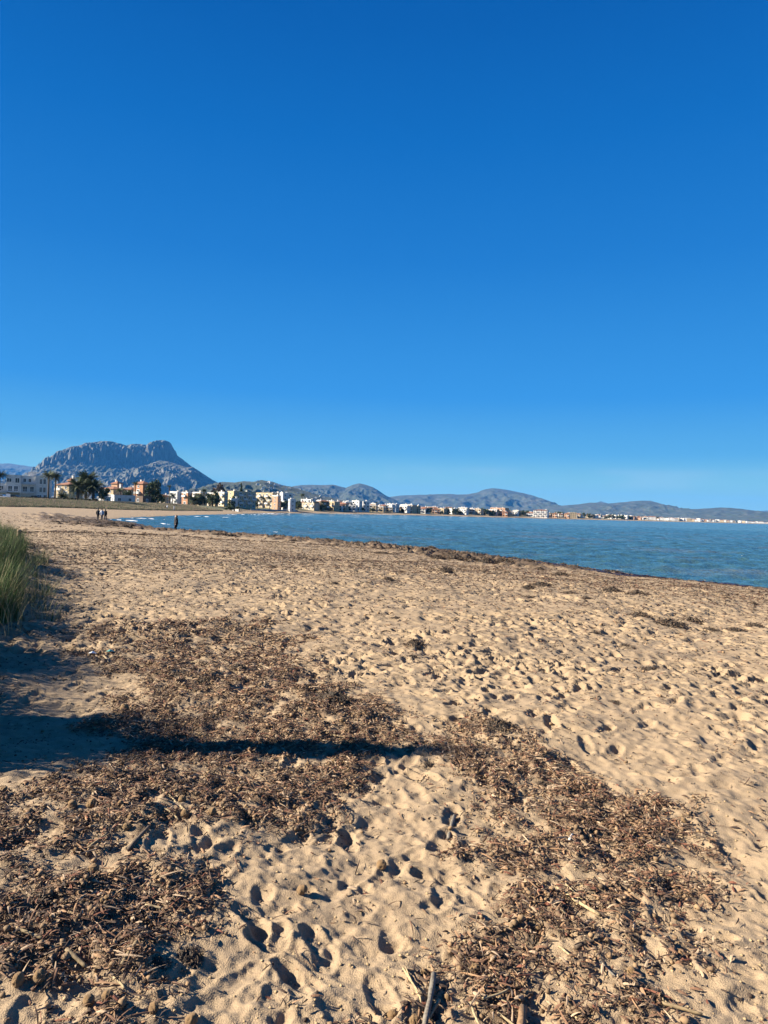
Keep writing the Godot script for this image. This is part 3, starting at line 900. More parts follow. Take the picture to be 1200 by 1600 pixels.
func make_litter() -> void:
	var shapes := [strip_mesh(0.042, 0.0085, 0.22, 0.7), strip_mesh(0.026, 0.009, -0.25, 0.9), strip_mesh(0.09, 0.0055, 0.16, 1.6, 5), strip_mesh(0.034, 0.010, 0.35, -0.8), lump_mesh(201, 4, 0.5, 0.75)]
	var lists: Array[PackedFloat32Array] = []
	for s in shapes: lists.append(PackedFloat32Array())
	var heap := noise(210, 3.2, 2)
	for i in MNZ:
		for j in MNX:
			var m := mask[i * MNX + j]
			if m < 0.01: continue
			var d0 := MD0 + i * MCELL
			var x0 := MX0 + j * MCELL
			if absf(x0) > d0 * 0.72 + 1.3: continue
			var thin := clampf(5.0 / d0, 0.45, 1.0)          # farther off the pieces are fewer and larger
			var want := m * MCELL * MCELL * 11500.0 * thin * thin
			var count := int(want) + (1 if rng.randf() < want - int(want) else 0)
			for k in count:
				var x := x0 + rng.randf() * MCELL
				var d := d0 + rng.randf() * MCELL
				var t := rng.randf()
				var kind := 0 if t < 0.34 else (1 if t < 0.62 else (2 if t < 0.78 else (3 if t < 0.93 else 4)))
				var b := Basis(Vector3.UP, rng.randf() * TAU) * Basis(Vector3.RIGHT, rng.randf_range(-0.9, 0.9)) * Basis(Vector3.BACK, rng.randf_range(-0.5, 0.5))
				var size := lerpf(0.28, 1.2, pow(rng.randf(), 1.7)) / thin
				var c := litter_color()
				if kind == 4:
					size *= rng.randf_range(0.006, 0.014)
					c = Color(0.24, 0.155, 0.08) * rng.randf_range(0.6, 1.15)
				var pile := maxf(0.0, heap.get_noise_2d(x * 1.0, d * 1.0) + 0.25) * 0.035 * m
				put(lists[kind], b.scaled(Vector3.ONE * size), Vector3(x, ground(x, -d) + 0.003 + rng.randf() * (0.006 + pile), -d), c)
	# lone bits all over the beach
	for n in 84000:
		var a := rng.randf_range(-0.72, 0.72)
		var rr := 1.3 + sqrt(rng.randf()) * 38.0
		if n > 74000: rr = rng.randf_range(38.0, 130.0)
		elif n > 50000: rr = 5.0 + sqrt(rng.randf()) * 22.0
		if n < 5000: rr = 1.3 + sqrt(rng.randf()) * 8.0
		var x := rr * sin(a)
		var d := rr * cos(a)
		if shore_at(x, -d) < 0.5: continue
		var kind := [0, 1, 2, 3, 4][rng.randi() % 5] as int
		var b := Basis(Vector3.UP, rng.randf() * TAU) * Basis(Vector3.RIGHT, rng.randf_range(-0.6, 0.6)) * Basis(Vector3.BACK, rng.randf_range(-0.3, 0.3))
		var size := rng.randf_range(0.5, 1.2) * clampf(rr / 7.0, 0.8, 3.0) * (1.0 if rr < 38.0 else 2.0)
		var c := litter_color() * 0.6
		if kind == 4: size *= 0.010
		put(lists[kind], b.scaled(Vector3.ONE * size), Vector3(x, ground(x, -d) + 0.004 * size, -d), c)
	var crumbs := PackedFloat32Array()
	for n in 3600:
		var rr := 1.4 + pow(rng.randf(), 1.3) * 7.0
		var a := rng.randf_range(-0.7, 0.7)
		var x := rr * sin(a)
		var d := rr * cos(a)
		var size := rng.randf_range(0.002, 0.007)
		put(crumbs, Basis(Vector3.UP, rng.randf() * TAU).scaled(Vector3(size, size * 0.8, size)), Vector3(x, ground(x, -d) + size * 0.3, -d), Color(0.34, 0.245, 0.13) * rng.randf_range(0.75, 1.1))
	scatter("sand_crumbs", shapes[4], M.bits, crumbs, "small crumbs of damp sand kicked out of the footprints", "sand")
	var names := ["dry brown seagrass leaves strewn over the beach", "short dry seagrass chips strewn over the beach", "thin dry seagrass stalks strewn over the beach", "curled tan seagrass leaves strewn over the beach", "small sandy clods among the seagrass litter"]
	var called := ["seagrass_leaves", "seagrass_chips", "seagrass_stalks", "curled_seagrass_leaves", "sandy_clods"]
	for k in shapes.size():
		scatter(called[k], shapes[k], M.bits, lists[k], names[k], "litter")

func make_balls_and_sticks() -> void:
	var balls := [lump_mesh(221, 16, 0.18, 0.94, 0.05), lump_mesh(222, 16, 0.26, 0.82, 0.06), lump_mesh(223, 16, 0.2, 0.9, 0.05)]
	var spots: Array = BALLS.duplicate(true)
	for n in 3000:
		if spots.size() >= 110: break
		var d := rng.randf_range(1.9, 7.5)
		var x := rng.randf_range(-0.6, 0.6) * d
		if litter(x, d) > 0.45: spots.append([x, d, rng.randf_range(0.008, 0.02)])
	var first: Array = []
	for i in spots.size():
		var s: Array = spots[i]
		var k := i % 3
		var o := obj("sea_ball", balls[k], M.felt)
		o.position = Vector3(s[0], ground(s[0], -s[1]) + s[2] * 0.45, -s[1])
		o.rotation = Vector3(rng.randf() * 0.8, rng.randf() * TAU, rng.randf() * 0.8)
		o.scale = Vector3(1.0, rng.randf_range(0.85, 1.0), rng.randf_range(0.85, 1.1)) * s[2] * 0.78
		tag(o, "round felted tan sea ball of seagrass fibre lying on the litter", "sea ball", "sea balls on the beach")
	for s in STICKS:
		stick(Vector2(s[0], s[1]), Vector2(s[2], s[3]), s[4], s[5], s[6], "")
	for n in 46:
		for tries in 40:
			var d := rng.randf_range(2.0, 7.0)
			var x := rng.randf_range(-0.58, 0.58) * d
			if litter(x, d) < 0.4: continue
			var l := rng.randf_range(0.04, 0.13)
			var a := rng.randf() * TAU
			stick(Vector2(x, d), Vector2(x + cos(a) * l, d + sin(a) * l), rng.randf_range(0.005, 0.009), "straw", "broken bit of pale dry reed lying loose in the litter", "broken reed bits in the litter")
			break
	# a few scraps of rubbish
	for s in [[180.0, 1000.0, "teal_scrap", "small crumpled teal plastic scrap in the litter", Color(0.05, 0.30, 0.27), -2.87, 7.26], [150.0, 998.0, "white_scrap", "small crumpled white paper scrap in the litter", Color(0.7, 0.7, 0.68), -3.06, 7.26]]:
		var st := surf()
		for k in 4:
			var a := TAU * k / 4.0
			tri(st, Vector3(0, 0.03, 0), Vector3(cos(a) * 0.05, 0.004 + 0.012 * (k % 2), sin(a) * 0.04), Vector3(cos(a + TAU / 4.0) * 0.05, 0.004 + 0.012 * ((k + 1) % 2), sin(a + TAU / 4.0) * 0.04))
		var o := obj(s[2], done(st), mat(s[4].r, s[4].g, s[4].b, 0.5))
		o.position = Vector3(s[5], ground(s[5], -s[6]) + 0.015, -s[6])
		tag(o, s[3], "scrap")

func stick(a: Vector2, b: Vector2, width: float, kind: String, label: String, group: String) -> void:
	var mid := (a + b) * 0.5
	var count := 7
	var pts := PackedVector3Array()
	var radii := PackedFloat32Array()
	var base := Vector3(mid.x, ground(mid.x, -mid.y), -mid.y)
	var bend := (b - a).orthogonal() * rng.randf_range(-0.05, 0.05) * clampf(0.008 / width, 0.1, 1.0)
	var ya := ground(a.x, -a.y) + 0.012
	var yb := ground(b.x, -b.y) + 0.012
	for i in count:
		var t := i / float(count - 1)
		var p := a.lerp(b, t) + bend * sin(PI * t)
		pts.append(Vector3(p.x, maxf(lerpf(ya, yb, t), ground(p.x, -p.y) + width * 0.2 if width < 0.012 else -9.0), -p.y) - base)
		radii.append(width * 0.5 * (1.0 + (0.14 if i == 2 or i == 5 else 0.0)) * lerpf(1.0, 0.8, t) * rng.randf_range(0.9, 1.1))
	var st := SurfaceTool.new()
	st.begin(Mesh.PRIMITIVE_TRIANGLES)
	tube(st, pts, radii, 7)
	var o := obj("reed_stick" if kind in ["straw", "tan", "white"] else "driftwood_stick", done(st), M["stick_" + kind])
	o.position = base
	tag(o, label, "reed" if kind in ["straw", "tan", "white"] else "stick", group)

func make_clumps() -> void:
	# dark tangles of seagrass: a low heap bristling with leaves
	var variants: Array = []
	for k in 4:
		rng.seed = 300 + k
		var st := surf()
		var heap := noise(310 + k, 1.4, 3)
		var ring: Array = []
		for i in 7:
			var row: Array = []
			for j in 16:
				var a := TAU * j / 16.0
				var r := i / 6.0 * (0.85 + 0.35 * heap.get_noise_2d(cos(a) * 1.5, sin(a) * 1.5 + k * 9.0))
				var y := 0.34 * pow(1.0 - i / 6.0, 0.8) * (1.0 + 0.9 * heap.get_noise_2d(cos(a) * r * 3.0, sin(a) * r * 3.0)) - (0.06 if i == 6 else 0.0)
				row.append(Vector3(cos(a) * r, y, sin(a) * r))
			ring.append(row)
		st.set_color(Color(0.035, 0.024, 0.016))
		for i in 6:
			for j in 16:
				quad(st, ring[i][j], ring[i][(j + 1) % 16], ring[i + 1][(j + 1) % 16], ring[i + 1][j])
		for n in 330:
			var a := rng.randf() * TAU
			var r := sqrt(rng.randf()) * 1.05
			var p := Vector3(cos(a) * r, maxf(0.0, 0.34 * pow(maxf(1.0 - r, 0.0), 0.8)) + rng.randf() * 0.05, sin(a) * r)
			var dir := Vector3(rng.randf_range(-1, 1), rng.randf_range(-0.25, 0.7), rng.randf_range(-1, 1)).normalized()
			var side := dir.cross(Vector3(rng.randf_range(-1, 1), 1, rng.randf_range(-1, 1))).normalized() * rng.randf_range(0.012, 0.028)
			var l := rng.randf_range(0.14, 0.4)
			var tip := p + dir * l + Vector3(0, -l * 0.35, 0)
			var m := p + dir * l * 0.5
			var shade := rng.randf()
			st.set_color((Color(0.05, 0.034, 0.022) if shade < 0.6 else Color(0.13, 0.085, 0.05)) * rng.randf_range(0.7, 1.3))
			quad(st, p - side, p + side, m + side, m - side)
			tri(st, m - side, m + side, tip)
		variants.append(done(st))
	rng.seed = 320
	for i in CLUMPS.size():
		var s: Array = CLUMPS[i]
		clump(variants[i % 4], s[0], s[1], s[2] * 0.68, "dark tangled heap of seagrass lying on the sand", "seagrass heaps on the sand")
	for n in 250:
		for tries in 60:
			var d := rng.randf_range(30.0, 88.0)
			var x := rng.randf_range(-0.5, 0.35) * d
			var s := shore_at(x, -d)
			if s < 0.2 or s > (15.0 if x < 8.0 else 4.5) or rng.randf() < s / 17.0: continue
			clump(variants[n % 4], x, d, rng.randf_range(0.16, 0.6), "dark lump of wet seagrass cast up along the waterline", "seagrass lumps along the waterline")
			break

func clump(mesh: Mesh, x: float, d: float, r: float, label: String, group: String) -> void:
	var o := obj("seagrass_heap", mesh, M.bits)
	o.position = Vector3(x, ground(x, -d) - 0.01, -d)
	o.rotation.y = rng.randf() * TAU
	o.scale = Vector3(r, r * rng.randf_range(0.8, 1.3), r * rng.randf_range(0.75, 1.1))
	tag(o, label, "seagrass", group)

func make_wrack() -> void:
	# loose leaves of the wrack line, and the brown leaves floating at the edge of the water
	var leaf := strip_mesh(0.22, 0.03, 0.2, 0.8)
	var ashore := PackedFloat32Array()
	var afloat := PackedFloat32Array()
	rng.seed = 330
	var patch := noise(331, 0.5, 3)
	for n in 120000:
		var d := sqrt(rng.randf_range(28.0 * 28.0, 110.0 * 110.0))
		var x := rng.randf_range(-0.5, 0.55) * d
		var s := shore_at(x, -d)
		if s < 0.0 or s > 15.0: continue
		var p := patch.get_noise_2d(x, d)
		var b := Basis(Vector3.UP, rng.randf() * TAU) * Basis(Vector3.RIGHT, rng.randf_range(-0.5, 0.5)) * Basis(Vector3.BACK, rng.randf_range(-0.3, 0.3))
		b = b.scaled(Vector3.ONE * rng.randf_range(0.5, 1.5))
		var c := Color(0.06, 0.034, 0.022) * rng.randf_range(0.5, 1.5)
		if s > 0.0:
			var left := smoothstep(14.0, 2.0, x)
			if p + 0.3 * left - s * lerpf(0.13, 0.035, left) < 0.02: continue
			if rng.randf() < 0.3: c = Color(0.2, 0.14, 0.085)
			put(ashore, b, Vector3(x, ground(x, -d) + rng.randf() * 0.06, -d), c)
	for n in 80000:
		var t := rng.randf()
		var i := rng.randi_range(2, 13)
		var q := SHORE[i].lerp(SHORE[i + 1], t)
		if n % 2 == 0: q = SHORE[3 + n / 2 % 4].lerp(SHORE[4 + n / 2 % 4], t)
		var out := -(SHORE[i + 1] - SHORE[i]).orthogonal().normalized()
		if n % 2 == 0: out = -(SHORE[4 + n / 2 % 4] - SHORE[3 + n / 2 % 4]).orthogonal().normalized()
		var wide := 0.8 + 3.6 * smoothstep(5.0, 9.0, q.x) * smoothstep(18.5, 14.0, q.x)
		q += out * (rng.randf() * wide * (1.0 + 0.8 * patch.get_noise_2d(q.x, q.y)) + 0.1)
		put(afloat, Basis(Vector3.UP, rng.randf() * TAU).scaled(Vector3(1.0, 0.35, 1.5)), Vector3(q.x, maxf(wave(q.x, q.y), ground(q.x, -q.y)) + 0.014, -q.y), Color(0.032, 0.014, 0.012) * rng.randf_range(0.6, 1.3))
	scatter("wrack_leaves", leaf, M.bits, ashore, "brown seagrass leaves of the wrack line", "seagrass")
	scatter("floating_leaves", leaf, M.wet, afloat, "dark red-brown seagrass leaves floating at the water's edge", "seagrass")

# ---------------------------------------------------------------- dune grass
func grass_mesh(seed_: int, blades: int, radius: float, height: float, straw: float, spread: float, width := 0.006, lean := 0.16) -> ArrayMesh:
	rng.seed = seed_
	var v := PackedVector3Array()
	var nn := PackedVector3Array()
	var c := PackedColorArray()
	var idx := PackedInt32Array()
	for n in blades:
		var a := rng.randf() * TAU
		var r := sqrt(rng.randf()) * radius
		var p := Vector3(cos(a) * r, -0.03, sin(a) * r)
		var out := Vector3(cos(a), 0, sin(a)) * (r / radius) * spread + Vector3(rng.randf_range(-1, 1), 0, rng.randf_range(-1, 1)) * lean
		var l := height * rng.randf_range(0.45, 1.1)
		var side := Vector3(rng.randf_range(-1, 1), 0, rng.randf_range(-1, 1)).normalized() * width * rng.randf_range(0.6, 1.2)
		var col := Color(0.062, 0.105, 0.027) * rng.randf_range(0.45, 1.6)
		if rng.randf() < straw: col = Color(0.30, 0.25, 0.13) * rng.randf_range(0.7, 1.2)
		var droop := rng.randf_range(0.0, 0.4)
		for i in 4:
			var t := i / 3.0
			var q := p + Vector3(0, l * (t - droop * t * t * 0.6), 0) + out * l * t * t
			var w := side * (1.0 - t * 0.9)
			v.append(q - w); v.append(q + w)
			var nrm := side.cross(Vector3.UP).normalized()
			nn.append(nrm); nn.append(nrm)
			c.append(col); c.append(col)
			if i < 3:
				var k := v.size() - 2
				idx.append_array([k, k + 2, k + 1, k + 1, k + 2, k + 3])
	return arrays(v, nn, c, idx)

func make_grass() -> void:
	var kinds := [grass_mesh(401, 300, 0.3, 0.80, 0.14, 0.30, 0.008), grass_mesh(402, 260, 0.26, 0.95, 0.2, 0.36, 0.008, 0.22), grass_mesh(403, 240, 0.26, 0.62, 0.34, 0.5, 0.007, 0.3), grass_mesh(404, 300, 0.32, 0.88, 0.1, 0.26, 0.008)]
	var sparse := [grass_mesh(405, 34, 0.16, 0.5, 0.6, 0.8, 0.005, 0.5), grass_mesh(406, 24, 0.12, 0.62, 0.45, 0.6, 0.005, 0.6)]
	rng.seed = 410
	for n in 200:
		var d := rng.randf_range(2.6, 25.0)
		if n < 110: d = rng.randf_range(7.4, 18.0)
		elif n < 150: d = rng.randf_range(4.2, 7.4)
		var foot := 0.0
		for i in DUNE.size() - 1:
			if DUNE[i].y <= d and DUNE[i + 1].y > d:
				foot = lerpf(DUNE[i].x, DUNE[i + 1].x, (d - DUNE[i].y) / (DUNE[i + 1].y - DUNE[i].y))
		var x := foot - 0.6 - absf(rng.randfn()) * 1.1
		if n < 24:
			d = 8.2 + n * 0.12
			x = -0.55 * d - absf(rng.randfn()) * 0.5
		if d < 7.2: x = minf(foot - 0.5, -0.565 * d - 0.5) - absf(rng.randfn()) * 0.7
		var o := obj("grass_tuft", kinds[n % 4], M.plant)
		o.position = Vector3(x, ground(x, -d), -d)
		o.rotation.y = rng.randf() * TAU
		o.scale = Vector3.ONE * rng.randf_range(0.58, 0.92) * (1.3 if d < 7.2 else 1.0)
		tag(o, "tuft of long green dune grass with pale dry blades on the sand bank", "grass", "grass tufts on the near sand bank")
	for n in 26:
		var d := rng.randf_range(7.6, 19.0)
		var x := -0.5 * d + rng.randf_range(-0.45, 0.12)
		var o := obj("sparse_grass_tuft", sparse[n % 2], M.plant)
		o.position = Vector3(x, ground(x, -d), -d)
		o.rotation.y = rng.randf() * TAU
		o.scale = Vector3.ONE * rng.randf_range(0.5, 1.0)
		tag(o, "sparse short tuft of half-dry grass at the foot of the sand bank", "grass", "sparse grass tufts at the bank foot")
	# thin dry stems leaning out over the sand
	for s in [[-4.5, 8.7], [-4.75, 9.3], [-4.2, 7.8]]:
		var o := obj("dry_grass_tuft", grass_mesh(420 + int(s[1] * 10.0), 12, 0.12, 0.75, 0.9, 0.9, 0.004, 0.5), M.plant)
		o.position = Vector3(s[0], ground(s[0], -s[1]), -s[1])
		tag(o, "thin dry straw-coloured grass leaning out over the shaded sand", "grass", "dry grass leaning over the sand")
	# a tall slender cane stand beside the viewer; its shadow lies across the litter
	var stand := thing("cane_stand", "tall tapering stand of green cane on the sand bank", "cane", Vector3(-4.0, ground(-4.0, -4.45), -4.45))
	rng.seed = 430
	var stems := SurfaceTool.new()
	stems.begin(Mesh.PRIMITIVE_TRIANGLES)
	for n in 34:
		var r := absf(rng.randfn()) * 0.13
		var a := rng.randf() * TAU
		var h := 2.5 * exp(-r * 2.2) * rng.randf_range(0.75, 1.0)
		var p := Vector3(cos(a) * r * 0.8, -0.05, sin(a) * r)
		tube(stems, PackedVector3Array([p, p + Vector3(0.02, h * 0.5, 0), p * Vector3(0.3, 1, 0.3) + Vector3(0.01, h, 0)]), PackedFloat32Array([0.011, 0.009, 0.004]), 5)
	obj("stem", done(stems), M.stick_tan, stand)
	var leaves := grass_mesh(431, 3200, 0.68, 1.3, 0.2, 0.05, 0.016, 0.1)
	obj("leaf", leaves, M.plant, stand)
	var up := obj("plume", grass_mesh(432, 1200, 0.10, 1.6, 0.5, 0.01, 0.011, 0.025), M.plant, stand)
	up.position.y = 0.9
	# low grey-green plants on the far dunes
	var tuft := grass_mesh(440, 60, 0.5, 0.6, 0.25, 0.8, 0.035)
	var list := PackedFloat32Array()
	rng.seed = 441
	for n in 84000:
		var d := rng.randf_range(118.0, 330.0)
		var x := rng.randf_range(-150.0, -68.0)
		if x < -0.62 * d: continue
		var p := Vector2(x, d)
		var dl := polyline_distance(DUNE, p)
		if dl < 0.3 or dl > 45.0: continue
		if rng.randf() < dl / 70.0: continue
		var c := Color(1, 1, 1) * rng.randf_range(0.7, 1.4)
		put(list, Basis(Vector3.UP, rng.randf() * TAU).scaled(Vector3.ONE * rng.randf_range(0.5, 1.3)), Vector3(x, ground(x, -d), -d), Color(c.r * 1.7, c.g * 1.35, c.b * 2.2))
	scatter("dune_plants", tuft, M.plant, list, "low grey-green plants covering the far dunes", "ground cover")
	# the stub of a fence post behind the grass
	var st := surf()
	tube(st, PackedVector3Array([Vector3(0, -0.3, 0), Vector3(0, 0.0, 0), Vector3(0.01, 0.55, 0), Vector3(0.012, 0.585, 0)]), PackedFloat32Array([0.055, 0.055, 0.05, 0.038]), 9)
	var post := obj("wooden_post", done(st), M.stick_tan)
	post.position = Vector3(-9.1, ground(-9.1, -17.0) + 0.12, -17.0)
	tag(post, "weathered wooden fence post standing up out of the dune grass", "post")

# ---------------------------------------------------------------- the town
func roof_hip(w: float, dep: float, rise: float, over: float, gable: bool) -> ArrayMesh:
	var st := surf()
	var x := w * 0.5 + over
	var z := dep * 0.5 + over
	var ridge := maxf(0.2, (w - dep) * 0.5) if not gable else x
	if w < dep and not gable: ridge = 0.2
	var e := 0.18
	var a := [Vector3(-x, 0, z), Vector3(x, 0, z), Vector3(x, 0, -z), Vector3(-x, 0, -z)]
	var b: Array = a.map(func(p): return p + Vector3(0, e, 0))
	var r0 := Vector3(-ridge, rise, 0)
	var r1 := Vector3(ridge, rise, 0)
	for k in 4: quad(st, a[k], a[(k + 1) % 4], b[(k + 1) % 4], b[k])
	quad(st, a[3], a[2], a[1], a[0])
	quad(st, b[0], b[1], r1, r0)
	quad(st, b[2], b[3], r0, r1)
	tri(st, b[1], b[2], r1)
	tri(st, b[3], b[0], r0)
	return done(st)

var win_frame: ArrayMesh
var win_pane: BoxMesh
var win_plain: BoxMesh
func window_part(parent: Node3D, at: Vector3, turn: float, size: Vector2, framed: bool) -> void:
	if framed:
		var f := obj("window", win_frame, M.trim, parent)
		f.position = at
		f.rotation.y = turn
		f.scale = Vector3(size.x, size.y, 1.0)
		obj("pane", win_pane, M.glass, f)
	else:
		var p := obj("window", win_plain, M.glass, parent)
		p.position = at
		p.rotation.y = turn
		p.scale = Vector3(size.x, size.y, 1.0)

func house(b: Array, group := "") -> Node3D:
	var x: float = b[0]
	var d: float = b[1]
	var w: float = b[2]
	var dep: float = b[4]
	var turn := deg_to_rad(-float(b[5]))          # a positive turn shows the front to the sun
	var roof: String = b[7]
	var storeys: int = b[8]
	var y0 := ground(x, -d - dep * 0.5)
	var h := maxf(float(b[3]) - y0, 2.6)
	var node := thing("house" if storeys < 3 else "apartment_block", b[9], "house" if storeys < 3 else "building", Vector3(x, y0, -d - dep * 0.5), turn, group)
	var wall: Material = M["wall_" + String(b[6])]
	var body := h
	var rise := 0.0
	if roof != "flat":
		rise = minf(1.5, h * 0.2)
		body = h - rise - 0.18
	var st := surf()
	box(st, Vector3(-w * 0.5, -1.5, -dep * 0.5), Vector3(w * 0.5, body, dep * 0.5))
	obj("wall", done(st), wall, node)
	if roof == "flat":
		st = surf()
		for s in [-1, 1]:
			box(st, Vector3(-w * 0.5 - 0.06, body - 0.25, s * (dep * 0.5 - 0.07) - 0.13), Vector3(w * 0.5 + 0.06, body + 0.55, s * (dep * 0.5 - 0.07) + 0.13))
			box(st, Vector3(s * (w * 0.5 - 0.07) - 0.13, body - 0.24, -dep * 0.5 + 0.2), Vector3(s * (w * 0.5 - 0.07) + 0.13, body + 0.54, dep * 0.5 - 0.2))
		obj("parapet", done(st), M.wall_white if rng.randf() < 0.6 else wall, node)
	else:
		var rf := obj("roof", roof_hip(w, dep, rise, 0.45, roof == "gable"), M.tile if roof == "hip" else M.pale_roof, node)
		rf.position.y = body
	for k in (0 if h < 4.0 else 1 + int(w > 12.0) + int(w > 20.0)):
		st = surf()
		var cx := rng.randf_range(-0.4, 0.4) * w
		var top := body + (0.6 if roof == "flat" else rise) + rng.randf_range(0.5, 1.3)
		box(st, Vector3(cx - 0.45, body - 0.1, -0.45 - dep * 0.2), Vector3(cx + 0.45, top, 0.45 - dep * 0.2))
		box(st, Vector3(cx - 0.55, top, -0.55 - dep * 0.2), Vector3(cx + 0.55, top + 0.14, 0.55 - dep * 0.2))
		obj("chimney", done(st), M.wall_white, node)
	var framed := d < 600.0
	var floor_h := body / storeys
	var cols := maxi(1, int(w / 3.4))
	var gap := w / cols
	var balconies: bool = storeys >= 2 and d < 1200.0 and w > 6.0
	for s in storeys:
		for k in cols:
			var wx := -w * 0.5 + gap * (k + 0.5)
			var wy := floor_h * (s + 0.52)
			var deep_bay := balconies and (k + s) % 2 == 0
			var size := Vector2(minf(2.1, gap * 0.6), minf(2.0, floor_h * 0.7)) if deep_bay else Vector2(minf(1.2, gap * 0.5), minf(1.35, floor_h * 0.5))
			window_part(node, Vector3(wx, wy, dep * 0.5), 0.0, size, framed)
			if deep_bay and s > 0:
				st = surf()
				var bw := minf(gap * 0.46, 1.7)
				var yb := floor_h * s + 0.1
				box(st, Vector3(wx - bw, yb - 0.14, dep * 0.5), Vector3(wx + bw, yb, dep * 0.5 + 1.3))
				box(st, Vector3(wx - bw, yb + 0.003, dep * 0.5 + 1.2), Vector3(wx + bw, yb + 0.95, dep * 0.5 + 1.298))
				for e in [-1, 1]:
					box(st, Vector3(wx + e * (bw - 0.05) - 0.047, yb + 0.003, dep * 0.5 + 0.01), Vector3(wx + e * (bw - 0.05) + 0.047, yb + 0.94, dep * 0.5 + 1.195))
				obj("balcony", done(st), M.wall_white if b[6] != "grey" else wall, node)
		if d < 900.0:
			for e in [-1, 1]:
				for k in maxi(1, int(dep / 5.0)):
					window_part(node, Vector3(e * w * 0.5, floor_h * (s + 0.52), -dep * 0.5 + dep / maxi(1, int(dep / 5.0)) * (k + 0.5)), e * PI / 2.0, Vector2(1.0, minf(1.3, floor_h * 0.5)), framed)
	return node

func front_depth(u: float) -> float:
	# how far off the foot of the dunes lies in the direction x / depth = u, on the far side of the bay
	for i in DUNE.size() - 1:
		if DUNE[i].y < 410.0: continue
		var u0 := DUNE[i].x / DUNE[i].y
		var u1 := DUNE[i + 1].x / DUNE[i + 1].y
		if u >= u0 and u <= u1: return lerpf(DUNE[i].y, DUNE[i + 1].y, (u - u0) / (u1 - u0))
	return 420.0

func make_town() -> void:
	var st := surf()
	for s in [-1, 1]:
		box(st, Vector3(s * 0.5 - 0.06, -0.5, -0.05), Vector3(s * 0.5 + 0.06, 0.5, 0.10))
		box(st, Vector3(-0.44, s * 0.5 - 0.06, -0.05), Vector3(0.44, s * 0.5 + 0.06, 0.10 + 0.04 * float(s < 0)))
	box(st, Vector3(-0.03, -0.44, -0.05), Vector3(0.03, 0.44, 0.06))
	win_frame = done(st)
	win_pane = BoxMesh.new()
	win_pane.size = Vector3(0.9, 0.9, 0.05)
	win_plain = BoxMesh.new()
	win_plain.size = Vector3(1, 1, 0.12)
	rng.seed = 501
	for b in BUILDINGS: house(b)
	white_villa()
	# smaller houses along the far shore, told apart only by where they stand
	rng.seed = 510
	var shades := ["white", "white", "cream", "sand", "peach", "cream"]
	var places: Array = []
	for n in 30: places.append(rng.randf_range(-0.12, 0.055))
	for n in 90: places.append(rng.randf_range(0.052, 0.315))
	for n in 110: places.append(rng.randf_range(0.30, 0.60))
	places.sort()
	for u: float in places:
		var big := lerpf(1.0, 1.5, smoothstep(0.28, 0.5, u))
		var d := front_depth(u) + rng.randf_range(8.0, 75.0) * big
		var x := u * d
		var w := rng.randf_range(8.0, 17.0) * big
		var h := rng.randf_range(5.0, 9.0) * lerpf(1.0, 1.25, smoothstep(0.28, 0.5, u))
		var kind: String = shades[rng.randi() % 6]
		if u > 0.3 and rng.randf() < 0.7: kind = "white"
		var storeys := 2 if h < 8.0 else 3
		var label := "small %s house with windows on the far shore of the bay" % {"white": "white", "cream": "cream", "sand": "sand-coloured", "peach": "peach"}[kind]
		house([x, d, w, h + 2.8, rng.randf_range(6.0, 9.0), rng.randf_range(8.0, 46.0), kind, "hip" if rng.randf() < 0.5 else "flat", storeys, label], "small houses along the far shore")
	# houses on the green hill
	rng.seed = 520
	var g: Array = hill_grids["village_hill"]
	var made := 0
	for n in 4000:
		if made >= 64: break
		var px := rng.randfn(436.0, 17.0) if made < 34 else rng.randf_range(440.0, 548.0)
		var i := rng.randi_range(18, 62)
		var j := int((px - 300.0) / 290.0 * (g[2] - 1))
		if j < 2 or j > g[2] - 3: continue
		var p: Vector3 = g[0][i * g[2] + j]
		if p.y < 6.0 or (made < 34 and (i < 30 or i > 58)): continue
		hill_house(p, rng.randf_range(9.0, 17.0), rng.randf_range(5.0, 8.5))
		made += 1

func hill_house(p: Vector3, w: float, h: float) -> void:
	var node := thing("hill_house", "tiny white house on the slope of the green hill", "house", p - Vector3(0, 2.5, 0), rng.randf_range(-0.3, 0.5), "white houses on the green hill")
	var st := surf()
	box(st, Vector3(-w * 0.5, -6, -4), Vector3(w * 0.5, h * 0.6 + 2.0, 4))
	box(st, Vector3(-w * 0.28, h * 0.6 + 1.99, -3.6), Vector3(w * 0.4, h + 2.0, 3))
	obj("wall", done(st), M.wall_white, node)
	for k in 3:
		window_part(node, Vector3(w * (k - 1) * 0.3, h * 0.35 + 2.0, 4.0), 0.0, Vector2(1.8, 1.6), false)

